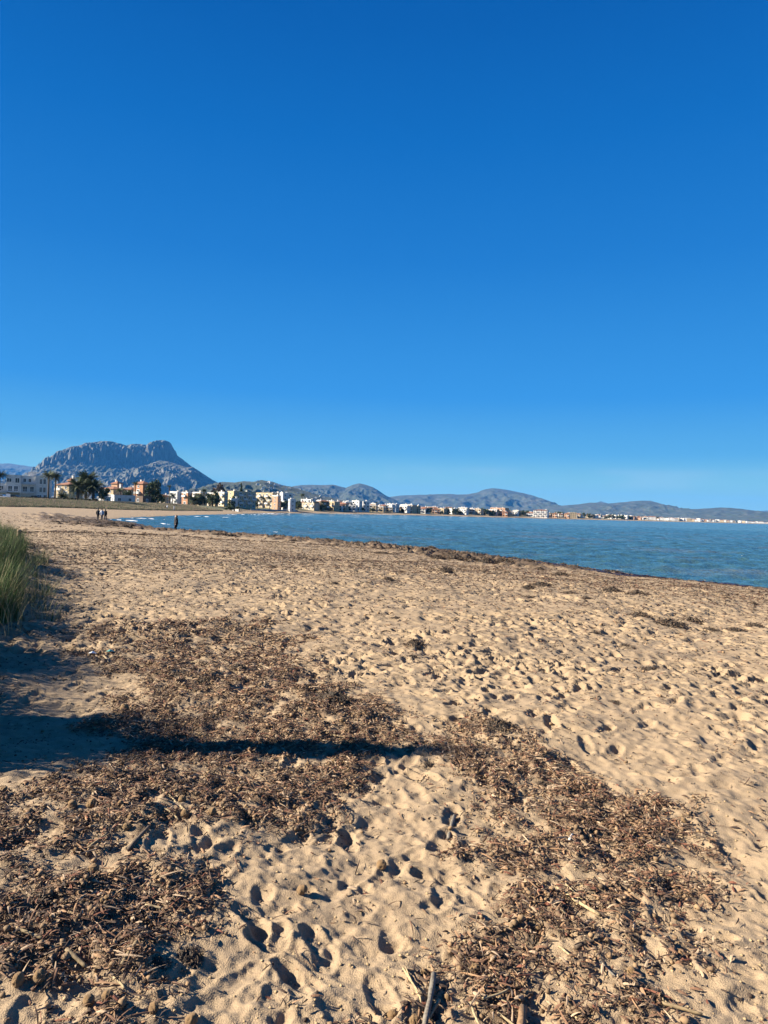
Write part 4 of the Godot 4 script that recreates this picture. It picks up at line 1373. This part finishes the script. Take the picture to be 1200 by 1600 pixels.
func white_villa() -> void:
	# white flat-roofed apartment house whose front lies in shade, with loggias and stairs
	var d := 262.0
	var x := (36.0 - 600.0) * d / 1063.0
	var y0 := ground(x, -d)
	var v := thing("white_apartment_house", "white flat-roofed apartment house with loggias and outside stairs beside the palms", "building", Vector3(x, y0, -d), deg_to_rad(20.0))
	var wall: Material = M.wall_white
	var st := surf()
	box(st, Vector3(4.2, -1.0, -9), Vector3(8.9, 9.6, 0))
	box(st, Vector3(-1.0, -1.0, -9), Vector3(4.19, 9.3, -1.2))
	box(st, Vector3(-6.0, 2.7, -9), Vector3(-1.01, 9.5, -0.4))
	box(st, Vector3(-12.0, -1.0, -9), Vector3(-6.01, 6.0, -0.9))
	box(st, Vector3(-6.0, -1.0, -9), Vector3(-1.01, 2.69, -3.0))
	obj("wall", done(st), wall, v)
	st = surf()
	box(st, Vector3(-12.3, 2.55, -0.85), Vector3(-6.2, 2.8, 1.2))
	box(st, Vector3(-5.8, 2.75, -0.35), Vector3(4.1, 2.95, 1.5))
	box(st, Vector3(-0.9, 5.95, -1.15), Vector3(4.1, 6.15, 0.6))
	obj("floor_slab", done(st), wall, v)
	st = surf()
	box(st, Vector3(1.2, 9.61, -6), Vector3(3.6, 11.0, -3))
	obj("roof_hut", done(st), wall, v)
	for px in [-5.7, -0.8, 4.0]:
		st = surf()
		box(st, Vector3(px - 0.12, -1, 1.2), Vector3(px + 0.12, 2.74, 1.44))
		box(st, Vector3(px - 0.11, 2.96, 0.3), Vector3(px + 0.11, 5.94, 0.52))
		obj("pillar", done(st), wall, v)
	for px in [-5.7, -0.8]:
		st = surf()
		for k in 14:
			box(st, Vector3(px + 0.1 + k * 0.34, 2.955, 1.38), Vector3(px + 0.14 + k * 0.34, 3.9, 1.42))
		box(st, Vector3(px, 3.9, 1.36), Vector3(px + 4.7, 3.96, 1.44))
		obj("railing", done(st), M.trim, v)
	st = surf()
	for k in 12:
		box(st, Vector3(-9.4 + k * 0.3, 5.3 - k * 0.24, 0.2), Vector3(-9.08 + k * 0.3, 5.5 - k * 0.24, 1.1))
	obj("stairs", done(st), wall, v)
	for s in [[6.0, 7.3, 0.0, 0.9, 2.2], [7.3, 7.3, 0.0, 0.9, 2.2], [6.0, 4.1, 0.0, 0.9, 2.2], [7.3, 4.1, 0.0, 0.9, 2.2], [0.2, 7.6, -1.2, 1.0, 1.5], [2.0, 7.6, -1.2, 1.0, 1.5], [0.4, 4.2, -1.2, 1.6, 2.2], [2.8, 4.2, -1.2, 1.4, 2.2],
			[-5.0, 7.4, -0.4, 1.7, 1.5], [-2.2, 7.4, -0.4, 1.5, 2.0], [-4.6, 4.2, -0.4, 1.5, 2.2], [-2.6, 4.2, -0.4, 1.5, 2.2], [-10.6, 4.2, -0.9, 1.6, 2.0], [-7.6, 4.2, -0.9, 1.4, 2.0], [5.6, 1.2, 0.0, 1.6, 1.9], [7.6, 1.2, 0.0, 1.2, 1.9], [-9.0, 1.2, -0.9, 2.4, 1.9]]:
		window_part(v, Vector3(s[0], s[1], s[2]), 0.0, Vector2(s[3], s[4]), true)
	for k in 3: window_part(v, Vector3(8.9, 1.4 + 3.0 * k, -4.5), PI / 2.0, Vector2(1.2, 1.4), true)

# ---------------------------------------------------------------- trees
func palm_crown(seed_: int, fronds: int, reach: float, skirt: float) -> ArrayMesh:
	rng.seed = seed_
	var st := surf()
	for n in fronds:
		var a := rng.randf() * TAU
		var lift := rng.randf_range(-0.9 if rng.randf() < skirt else -0.15, 1.25)
		var l := reach * rng.randf_range(0.8, 1.1)
		var dir := Vector3(cos(a), 0, sin(a))
		var side := Vector3(-sin(a), 0, cos(a))
		var col := Color(0.045, 0.062, 0.024) * rng.randf_range(0.7, 1.5)
		if lift < -0.4: col = Color(0.13, 0.10, 0.055) * rng.randf_range(0.7, 1.2)
		st.set_color(col)
		var prev := Vector3.ZERO
		var segs := 9
		for i in range(1, segs + 1):
			var t := i / float(segs)
			var p := dir * l * (t * cos(lift * 0.8) + 0.1 * t) + Vector3(0, l * (sin(lift) * t - 0.62 * t * t * maxf(0.35, cos(lift))), 0)
			var w := 0.035 * (1.1 - t)
			quad(st, prev - side * w, prev + side * w, p + side * w * 0.8, p - side * w * 0.8)
			var fl := reach * 0.22 * sin(PI * minf(t * 0.85 + 0.15, 1.0)) + 0.12
			for s in [-1.0, 1.0]:
				for e in 2:
					var q := prev.lerp(p, e * 0.5)
					var tip: Vector3 = q + (side * s * 0.8 + (p - prev).normalized() * 0.75 + Vector3(0, -0.35, 0)).normalized() * fl
					var b := (p - prev).normalized() * 0.06 * reach / 3.0
					tri(st, q - b, q + b, tip)
			prev = p
	return done(st)

func palm_trunk(height: float, r: float) -> ArrayMesh:
	var st := surf()
	var pts := PackedVector3Array()
	var radii := PackedFloat32Array()
	for i in 15:
		var t := i / 14.0
		pts.append(Vector3(0.25 * sin(t * 1.6) * height / 10.0, height * t, 0))
		radii.append(r * (1.25 - 0.35 * t) * (1.0 + 0.10 * (i % 2)) + (r * 0.25 if i >= 13 else 0.0))
	tube(st, pts, radii, 8)
	return done(st)

var palm_meshes: Array = []
func palm(x: float, d: float, height: float, spread: float, fat: bool, label: String, group := "") -> void:
	var n := thing("palm_tree", label, "palm", Vector3(x, ground(x, -d) - 0.2, -d), rng.randf() * TAU, group)
	var tr := obj("trunk", palm_meshes[2], M.bark, n)
	tr.scale = Vector3(1.7 if fat else 1.0, height / 10.0, 1.7 if fat else 1.0)
	var cr := obj("crown", palm_meshes[0 if fat else 1], M.plant, n)
	cr.position = Vector3(0.25 * (1.7 if fat else 1.0), height, 0)
	cr.scale = Vector3.ONE * spread / 3.0

func tree_crown(seed_: int, kind: String) -> ArrayMesh:
	# leaf clumps spread through several lobes of a crown about 6 m wide; the foot of the crown is at y = 0
	rng.seed = seed_
	var st := surf()
	var lobes: Array = []
	if kind == "pine":
		for i in 9: lobes.append([Vector3(rng.randf_range(-1, 1) * (2.3 - i * 0.2), 0.6 + i * 0.75, rng.randf_range(-1, 1) * (2.3 - i * 0.2)), rng.randf_range(0.9, 1.5)])
	elif kind == "cone":
		for i in 9: lobes.append([Vector3(rng.randf_range(-0.3, 0.3), 0.4 + i * 0.85, rng.randf_range(-0.3, 0.3)), 1.7 - i * 0.17])
	else:
		for i in 9: lobes.append([Vector3(rng.randfn() * 1.35, 1.6 + rng.randfn() * 0.75, rng.randfn() * 1.35), rng.randf_range(0.8, 1.4)])
	for l in lobes:
		for n in 110:
			var q := Vector3(rng.randfn(), rng.randfn(), rng.randfn()).normalized() * (0.45 + 0.6 * sqrt(rng.randf()))
			var p: Vector3 = l[0] + q * l[1]
			var u := Vector3(rng.randfn(), rng.randfn(), rng.randfn()).normalized()
			var w := u.cross(Vector3(rng.randfn(), rng.randfn(), rng.randfn())).normalized()
			var s := rng.randf_range(0.16, 0.34)
			var g := rng.randf_range(0.6, 1.4)
			st.set_color((Color(0.038, 0.06, 0.022) if kind != "bare" else Color(0.13, 0.095, 0.07)) * g)
			tri(st, p - u * s, p + u * s, p + w * s * 1.5)
			tri(st, p - u * s * 0.8, p + u * s * 0.7, p - w * s * 1.2)
	return done(st)

var tree_meshes := {}
func tree(x: float, d: float, height: float, width: float, kind: String, label: String, group := "") -> void:
	var n := thing("pine_tree" if kind == "pine" else ("conifer_tree" if kind == "cone" else "leafy_tree"), label, "tree", Vector3(x, ground(x, -d) - 0.2, -d), rng.randf() * TAU, group)
	var tall := {"pine": 7.6, "cone": 8.2, "leafy": 3.6, "bare": 3.6}[kind] as float
	var foot := 0.12 if kind in ["pine", "cone"] else 0.22
	var tr := obj("trunk", tree_meshes.trunk, M.bark, n)
	tr.scale = Vector3(width / 6.0, height * 0.75, width / 6.0)
	var cr := obj("crown", tree_meshes[kind], M.plant, n)
	cr.position.y = height * foot
	cr.scale = Vector3(width / 5.0, height * (1.0 - foot) / tall, width / 5.0)

func make_vegetation() -> void:
	palm_meshes = [palm_crown(601, 120, 3.4, 0.55), palm_crown(602, 58, 3.0, 0.2), palm_trunk(10.0, 0.24)]
	var st := surf()
	tube(st, PackedVector3Array([Vector3(0, 0, 0), Vector3(0.08, 0.4, 0.03), Vector3(0.02, 0.8, 0), Vector3(0, 1.0, 0)]), PackedFloat32Array([0.34, 0.25, 0.2, 0.1]), 7)
	for k in 4:
		var a := TAU * k / 4.0 + 0.4
		tube(st, PackedVector3Array([Vector3(0.05, 0.5, 0), Vector3(cos(a) * 0.9, 0.78, sin(a) * 0.9), Vector3(cos(a) * 1.6, 0.98, sin(a) * 1.6)]), PackedFloat32Array([0.13, 0.08, 0.03]), 5)
	tree_meshes = {"trunk": done(st), "pine": tree_crown(611, "pine"), "cone": tree_crown(612, "cone"), "leafy": tree_crown(613, "leafy"), "bare": tree_crown(614, "bare")}
	rng.seed = 620
	var at := func(px: float, d: float) -> float: return (px - 600.0) * d / 1063.0
	palm(at.call(-2, 235.0), 235.0, 8.3, 3.4, false, "palm at the edge of the white apartment house")
	palm(at.call(75, 238.0), 238.0, 8.9, 3.1, false, "thin-trunked palm beside the white apartment house, the nearer of a pair")
	palm(at.call(85, 246.0), 246.0, 8.9, 3.3, false, "thin-trunked palm standing clear before the cream house, one of a pair")
	palm(at.call(120, 240.0), 240.0, 5.6, 4.3, true, "fat shaggy palm with drooping skirt, leftmost of the dark cluster")
	palm(at.call(133, 246.0), 246.0, 8.2, 4.6, true, "tallest fat shaggy palm in the dark cluster by the hut")
	palm(at.call(145, 240.0), 240.0, 5.4, 4.2, true, "fat shaggy palm overhanging the low white gabled hut")
	palm(at.call(98, 228.0), 228.0, 1.6, 2.2, true, "short bushy palm below the cream house")
	palm(at.call(187, 300.0), 300.0, 5.6, 2.4, false, "small palm before the long terracotta roof")
	palm(at.call(211, 300.0), 300.0, 9.0, 1.9, false, "slim palm against the brick-orange tower house")
	palm(at.call(264, 390.0), 390.0, 10.6, 1.7, false, "tall lone palm rising above the white terraced house")
	palm(at.call(269, 360.0), 360.0, 5.0, 2.3, false, "low palm in front of the white terraced house")
	palm(at.call(304, 390.0), 390.0, 3.0, 4.4, true, "dark bushy palm in front of the orange-fronted house")
	palm(at.call(318, 400.0), 400.0, 8.6, 2.5, false, "tall palm in front of the pink wall")
	palm(at.call(336, 385.0), 385.0, 8.0, 2.4, false, "tall palm beside the pale yellow block")
	palm(at.call(332, 380.0), 380.0, 4.0, 3.0, true, "squat palm at the foot of the pale yellow block")
	palm(at.call(402, 470.0), 470.0, 5.6, 3.0, false, "left palm of three before the big cream block")
	palm(at.call(411, 480.0), 480.0, 7.0, 2.9, false, "middle palm of three before the big cream block")
	palm(at.call(421, 486.0), 486.0, 8.0, 2.4, false, "right palm of three before the big cream block")
	palm(at.call(472, 600.0), 600.0, 12.0, 3.2, false, "very tall thin palm right of the white apartment block")
	tree(at.call(198, 290.0), 290.0, 5.2, 4.4, "leafy", "grey-green tree in front of the cream house with stepped roof")
	tree(at.call(161, 262.0), 262.0, 5.5, 4.8, "leafy", "round green tree between the gabled hut and the long roof")
	tree(at.call(235, 290.0), 290.0, 9.6, 5.6, "pine", "dark pine right of the brick-orange tower house, left of two")
	tree(at.call(243, 296.0), 296.0, 10.4, 5.4, "pine", "dark pine right of the brick-orange tower house, right of two")
	tree(at.call(252, 345.0), 345.0, 5.0, 5.0, "leafy", "low dark tree beside the pair of pines")
	tree(at.call(340, 500.0), 500.0, 15.5, 11.0, "bare", "large leafless brown tree rising behind the cream blocks")
	tree(at.call(376, 520.0), 520.0, 19.5, 4.6, "cone", "tall slender conifer rising above the long shaded block")
	tree(at.call(362, 360.0), 360.0, 2.4, 6.0, "leafy", "brown-green low bush before the small white cube house")
	tree(at.call(459, 560.0), 560.0, 8.0, 5.5, "pine", "dark pine beside the narrow shaded annex")
	# the many trees between the seafront houses
	for n in 260:
		var px := rng.randf_range(245.0, 480.0) if n < 26 else (rng.randf_range(463.0, 1010.0) if n < 215 else rng.randf_range(980.0, 1200.0))
		var d := 0.0
		if px < 480.0: d = rng.randf_range(380.0, 540.0) + maxf(0.0, px - 400.0)
		else: d = front_depth((px - 600.0) / 1063.0) * rng.randf_range(1.005, 1.10)
		var x: float = at.call(px, d)
		if polyline_distance(DUNE, Vector2(x, d)) < 3.0: continue
		var big := smoothstep(480.0, 1000.0, px)
		var h := rng.randf_range(4.0, 7.5) * lerpf(1.0, 1.35, big)
		var kind: String = ["pine", "leafy", "leafy"][rng.randi() % 3]
		tree(x, d, h, rng.randf_range(4.5, 8.5) * lerpf(1.0, 1.5, big), kind, "dark green %s tree among the seafront houses" % ("pointed" if kind == "pine" else "rounded"), "trees among the seafront houses")
	for n in 26:
		var px := rng.randf_range(500.0, 900.0)
		var d := front_depth((px - 600.0) / 1063.0) * rng.randf_range(1.01, 1.08)
		var x: float = at.call(px, d)
		if polyline_distance(DUNE, Vector2(x, d)) < 2.0: continue
		palm(x, d, rng.randf_range(5.0, 9.0), 3.0, false, "small palm among the far seafront houses", "palms among the far houses")

func make_street() -> void:
	# clipped hedge and parked cars before the white apartment house
	var st := surf()
	rng.seed = 701
	for n in 2600:
		var p := Vector3(rng.randf_range(-13.5, 13.5), rng.randf_range(0.0, 1.0), rng.randf_range(-0.5, 0.5))
		var u := Vector3(rng.randfn(), rng.randfn(), rng.randfn()).normalized() * 0.2
		var w := u.cross(Vector3(rng.randfn(), rng.randfn(), rng.randfn())).normalized() * 0.2
		st.set_color(Color(0.02, 0.03, 0.013) * rng.randf_range(0.6, 1.4))
		tri(st, p - u, p + u, p + w)
		tri(st, p - w, p + w, p - u * 0.7)
	var hx := (88.0 - 600.0) * 222.0 / 1063.0
	var hedge := obj("hedge", done(st), M.plant)
	hedge.position = Vector3(hx, ground(hx, -222.0), -222.0)
	tag(hedge, "long low dark hedge running along the top of the far dune", "hedge")
	car(24.0, 228.0, 0.1, M.car_dark, "dark parked car in front of the white apartment house, by the stairs")
	car(57.0, 226.0, 0.05, M.car_black, "black parked car in front of the white apartment house, near the palms")
	car(4.0, 224.0, 0.0, M.car_white, "white parked car at the edge of the white apartment house")
	# beach notice board on two legs
	var sx := (13.0 - 600.0) * 190.0 / 1063.0
	var sign_ := thing("notice_board", "small white notice board on two legs on the far dune", "notice board", Vector3(sx, ground(sx, -190.0), -190.0))
	for s in [-1, 1]:
		st = surf()
		tube(st, PackedVector3Array([Vector3(s * 0.5, -0.3, 0), Vector3(s * 0.5, 1.5, 0)]), PackedFloat32Array([0.05, 0.05]), 6)
		obj("leg", done(st), M.trim, sign_)
	st = surf()
	box(st, Vector3(-0.6, 0.75, 0.05), Vector3(0.6, 1.55, 0.09))
	obj("panel", done(st), M.trim, sign_)
	# low promenade walls in front of the seafront blocks
	for s in [[-84.0, 372.0, -74.0, 348.0, "low grey promenade wall before the cream blocks"], [-83.0, 424.0, -66.0, 520.0, "long low pale wall at the foot of the big cream block"]]:
		var a := Vector2(s[0], s[1])
		var b := Vector2(s[2], s[3])
		var mid := (a + b) * 0.5
		var wall := thing("promenade_wall", s[4], "wall", Vector3(mid.x, ground(mid.x, -mid.y), -mid.y), atan2(b.y - a.y, b.x - a.x))
		var l := (b - a).length() * 0.5
		st = surf()
		box(st, Vector3(-l, -1.5, -0.15), Vector3(l, 0.9, 0.15))
		obj("wall", done(st), M.wall_grey, wall)
		st = surf()
		box(st, Vector3(-l, 0.903, -0.2), Vector3(l, 1.0, 0.2))
		obj("coping", done(st), M.wall_white, wall)

func car(px: float, d: float, turn: float, paint: Material, label: String) -> void:
	var x := (px - 600.0) * d / 1063.0
	var c := thing("parked_car", label, "car", Vector3(x, ground(x, -d) + 0.02, -d), turn)
	var side := PackedVector2Array([Vector2(-2.1, 0.3), Vector2(-2.15, 0.75), Vector2(-1.95, 0.95), Vector2(-1.35, 1.0), Vector2(1.1, 1.0), Vector2(2.0, 0.88), Vector2(2.15, 0.65), Vector2(2.1, 0.3)])
	var cabin := PackedVector2Array([Vector2(-1.75, 0.97), Vector2(-1.3, 1.46), Vector2(0.15, 1.5), Vector2(1.05, 0.98)])
	for part in [["body", side, 0.88, paint], ["roof", cabin, 0.78, paint]]:
		var st := surf()
		var p: PackedVector2Array = part[1]
		var hw: float = part[2]
		for i in p.size():
			var a := p[i]
			var b := p[(i + 1) % p.size()]
			quad(st, Vector3(b.x, b.y, hw), Vector3(a.x, a.y, hw), Vector3(a.x, a.y, -hw), Vector3(b.x, b.y, -hw))
		var t := Geometry2D.triangulate_polygon(p)
		for i in range(0, t.size(), 3):
			for s in [-1.0, 1.0]:
				tri(st, Vector3(p[t[i]].x, p[t[i]].y, hw * s), Vector3(p[t[i + 1]].x, p[t[i + 1]].y, hw * s), Vector3(p[t[i + 2]].x, p[t[i + 2]].y, hw * s))
		obj(part[0], done(st), part[3], c)
	for s in [-1.0, 1.0]:
		for k in [[-1.5, -1.15, -0.55], [-0.48, -0.48, 0.72]]:
			var st := surf()
			quad(st, Vector3(k[0], 1.02, 0.785 * s), Vector3(k[2], 1.02, 0.785 * s), Vector3(minf(k[2], 0.25), 1.42, 0.785 * s), Vector3(k[1], 1.42, 0.785 * s))
			obj("window", done(st), M.glass, c)
	for s in [-1.0, 1.0]:
		for wx in [-1.35, 1.4]:
			var st := surf()
			tube(st, PackedVector3Array([Vector3(wx, 0.31, s * 0.7), Vector3(wx, 0.31, s * 0.9)]), PackedFloat32Array([0.31, 0.31]), 14)
			var wheel := obj("wheel", done(st), M.tyre, c)
			st = surf()
			tube(st, PackedVector3Array([Vector3(wx, 0.31, s * 0.89), Vector3(wx, 0.31, s * 0.91)]), PackedFloat32Array([0.19, 0.19]), 10)
			obj("rim", done(st), M.trim, wheel)
	for s in [-1.0, 1.0]:
		var st := surf()
		box(st, Vector3(2.06, 0.68, s * 0.62 - 0.16), Vector3(2.17, 0.82, s * 0.62 + 0.16))
		obj("headlight", done(st), M.trim, c)

# ---------------------------------------------------------------- people
func flesh(bones: Array, cell: float, blend := 0.035) -> ArrayMesh:
	# one continuous skin round tapered bones: distances joined smoothly, meshed as surface nets
	var lo := Vector3.ONE * 1e9
	var hi := -lo
	for b in bones:
		var r: float = maxf(b[2], b[3]) + cell * 2.5
		for p in [b[0], b[1]]:
			lo = lo.min(p - Vector3.ONE * r)
			hi = hi.max(p + Vector3.ONE * r)
	var n := Vector3i(((hi - lo) / cell).ceil()) + Vector3i.ONE
	var f := PackedFloat32Array()
	f.resize(n.x * n.y * n.z)
	f.fill(1.0)
	for b in bones:
		var a: Vector3 = b[0]
		var ab: Vector3 = b[1] - a
		var ll := maxf(ab.length_squared(), 1e-9)
		var reach: float = maxf(b[2], b[3]) + blend * 2.0 + cell * 2.0
		var i0 := Vector3i(((a.min(b[1]) - Vector3.ONE * reach - lo) / cell).floor()).clamp(Vector3i.ZERO, n - Vector3i.ONE)
		var i1 := Vector3i(((a.max(b[1]) + Vector3.ONE * reach - lo) / cell).ceil()).clamp(Vector3i.ZERO, n - Vector3i.ONE)
		for x in range(i0.x, i1.x + 1):
			for y in range(i0.y, i1.y + 1):
				for z in range(i0.z, i1.z + 1):
					var p := lo + Vector3(x, y, z) * cell
					var t := clampf((p - a).dot(ab) / ll, 0.0, 1.0)
					var dist := (p - a - ab * t).length() - lerpf(b[2], b[3], t)
					var k := (x * n.y + y) * n.z + z
					var h := maxf(blend - absf(f[k] - dist), 0.0) / blend
					f[k] = minf(f[k], dist) - h * h * blend * 0.25
	var ids := {}
	var v := PackedVector3Array()
	for x in n.x - 1:
		for y in n.y - 1:
			for z in n.z - 1:
				var sum := Vector3.ZERO
				var count := 0
				var k := (x * n.y + y) * n.z + z
				var first := f[k] < 0.0
				var mixed := false
				for c in range(1, 8):
					if (f[k + (c & 1) * n.y * n.z + ((c >> 1) & 1) * n.z + (c >> 2)] < 0.0) != first:
						mixed = true
						break
				if not mixed: continue
				for c in 8:
					var va := f[k + (c & 1) * n.y * n.z + ((c >> 1) & 1) * n.z + (c >> 2)]
					for ax in 3:
						var bit := 1 << ax
						if c & bit: continue
						var c2 := c | bit
						var vb := f[k + (c2 & 1) * n.y * n.z + ((c2 >> 1) & 1) * n.z + (c2 >> 2)]
						if (va < 0.0) != (vb < 0.0):
							var q := Vector3(c & 1, (c >> 1) & 1, c >> 2)
							q[ax] += va / (va - vb)
							sum += q
							count += 1
				ids[k] = v.size()
				v.append(lo + (Vector3(x, y, z) + sum / count) * cell)
	var st := SurfaceTool.new()
	st.begin(Mesh.PRIMITIVE_TRIANGLES)
	for p in v: st.add_vertex(p)
	var steps := [n.y * n.z, n.z, 1]
	for k in ids:
		for ax in 3:
			var k2: int = k + steps[ax]
			if k2 >= f.size() or (f[k] < 0.0) == (f[k2] < 0.0): continue
			var u: int = steps[(ax + 1) % 3]
			var w: int = steps[(ax + 2) % 3]
			if not (ids.has(k - u) and ids.has(k - w) and ids.has(k - u - w)): continue
			var q := [ids[k], ids[k - u], ids[k - u - w], ids[k - w]]
			if f[k] < 0.0: q.reverse()
			for e in [0, 1, 2, 0, 2, 3]: st.add_index(q[e])
	st.generate_normals()
	return st.commit()

func person(label: String, at: Vector3, turn: float, coat: Material, legs_mat: Material, hair: Material, stride: float, long_coat: bool, size: float, cell: float, group := "", bulk := 1.0) -> void:
	var n := thing("person", label, "person", at, turn, group)
	n.scale = Vector3(size * bulk, size, size * bulk)
	var hip := [Vector3(-0.09, 0.90, 0), Vector3(0.09, 0.90, 0)]
	var knee := [Vector3(-0.10, 0.49, -0.05 - stride * 0.5), Vector3(0.10, 0.49, -0.05 + stride * 0.6)]
	var ankle := [Vector3(-0.10, 0.08, -stride), Vector3(0.10, 0.08 + absf(stride) * 0.25, stride)]
	var shoulder := [Vector3(-0.185, 1.40, 0), Vector3(0.185, 1.40, 0)]
	var elbow := [Vector3(-0.245, 1.12, 0.03 + stride * 0.3), Vector3(0.245, 1.12, 0.03 - stride * 0.3)]
	var wrist := [Vector3(-0.225, 0.87, -0.05 + stride * 0.5), Vector3(0.225, 0.87, -0.05 - stride * 0.5)]
	var skin: Array = [[Vector3(0, 1.60, -0.015), Vector3(0, 1.66, 0.0), 0.082, 0.098], [Vector3(0, 1.55, -0.04), Vector3(0, 1.57, -0.045), 0.055, 0.055], [Vector3(0, 1.40, 0), Vector3(0, 1.55, 0.0), 0.055, 0.055], [Vector3(0, 1.615, -0.10), Vector3(0, 1.59, -0.115), 0.012, 0.016],
		[Vector3(0, 1.34, 0), Vector3(0, 0.95, 0), 0.10, 0.10]]
	for s in 2:
		skin.append([Vector3(-0.09 + 0.18 * s, 1.61, 0.0), Vector3(-0.09 + 0.18 * s, 1.64, 0.0), 0.022, 0.022])
		skin.append([shoulder[s], elbow[s], 0.05, 0.04])
		skin.append([elbow[s], wrist[s], 0.04, 0.028])
		var palm_end: Vector3 = wrist[s] + Vector3(0, -0.09, -0.01)
		skin.append([wrist[s], palm_end, 0.03, 0.034])
		for k in 4: skin.append([palm_end + Vector3(0, 0, -0.027 + k * 0.018), palm_end + Vector3(0.008 * (1 - 2 * s), -0.075 + 0.008 * absi(k - 1), -0.03 + k * 0.018), 0.010, 0.008])
		skin.append([wrist[s] + Vector3(0, -0.03, -0.03), wrist[s] + Vector3(0.01 * (1 - 2 * s), -0.085, -0.055), 0.011, 0.009])
		skin.append([hip[s], knee[s], 0.08, 0.055])
		skin.append([knee[s], ankle[s], 0.052, 0.035])
	obj("body", flesh(skin, cell, 0.02), M.skin, n)
	var jacket: Array = [[Vector3(0, 1.38, 0.0), Vector3(0, 1.05, 0.0), 0.155, 0.15], [Vector3(-0.10, 1.36, 0), Vector3(0.10, 1.36, 0), 0.11, 0.11], [Vector3(0, 1.1, 0), Vector3(0, 0.88, 0), 0.155, 0.165], [Vector3(0, 1.44, 0.01), Vector3(0, 1.49, 0.01), 0.085, 0.075]]
	if long_coat:
		jacket.append([Vector3(-0.06, 0.95, 0), Vector3(-0.07, 0.6, 0.0), 0.15, 0.12])
		jacket.append([Vector3(0.06, 0.95, 0), Vector3(0.07, 0.6, 0.0), 0.15, 0.12])
	for s in 2:
		jacket.append([shoulder[s], elbow[s], 0.078, 0.066])
		jacket.append([elbow[s], wrist[s], 0.064, 0.048])
	obj("jacket", flesh(jacket, cell, 0.05), coat, n)
	var trousers: Array = [[hip[0], hip[1], 0.125, 0.125]]
	for s in 2:
		trousers.append([hip[s], knee[s], 0.105, 0.08])
		trousers.append([knee[s], ankle[s] + Vector3(0, 0.03, 0), 0.076, 0.06])
	obj("trousers", flesh(trousers, cell, 0.03), legs_mat, n)
	var hair_bones: Array = [[Vector3(0, 1.685, 0.02), Vector3(0, 1.60, 0.045), 0.095, 0.075]]
	obj("hair", flesh(hair_bones, cell, 0.02), hair, n)
	for s in 2:
		obj("shoe", flesh([[ankle[s] + Vector3(0, -0.03, 0.03), ankle[s] + Vector3(0, -0.045, -0.15), 0.045, 0.036]], cell, 0.02), M.tyre, n)

func make_people() -> void:
	var spot := func(x: float, d: float) -> Vector3: return Vector3(x, ground(x, -d), -d)
	person("person in a long black coat standing at the water's edge", spot.call(-22.1, 72.5), 1.9, M.cloth_black, M.cloth_black, M.hair, 0.05, true, 1.0, 0.022, "", 1.3)
	person("person in a pale grey hooded jacket walking away between two dark figures", spot.call(-43.9, 106.0), 0.0, M.cloth_grey, M.cloth_navy, M.hair, 0.16, false, 1.0, 0.026)
	person("person in black walking on the dune side of the pale grey jacket", spot.call(-46.6, 111.0), 0.0, M.cloth_black, M.cloth_black, M.hair, 0.12, false, 1.04, 0.026)
	person("person in black walking on the sea side of the pale grey jacket", spot.call(-45.2, 110.5), 0.1, M.cloth_black, M.cloth_navy, M.hair, -0.14, false, 1.0, 0.026)
	person("distant person in dark clothes on the sand beside one in white", spot.call(-80.0, 250.0), 0.4, M.cloth_navy, M.cloth_black, M.hair, 0.05, false, 1.0, 0.04)
	person("distant person in white on the sand beside one in dark clothes", spot.call(-79.0, 248.0), -0.3, M.cloth_white, M.cloth_navy, M.hair, 0.05, false, 1.0, 0.04)
	person("distant person in white walking alone by the dunes", spot.call(-76.5, 248.0), 1.2, M.cloth_white, M.cloth_grey, M.hair, 0.15, false, 1.0, 0.04)
	person("distant person in dark clothes below the small white cube house", spot.call(-73.5, 345.0), 1.2, M.cloth_black, M.cloth_black, M.hair, 0.15, false, 1.05, 0.04)
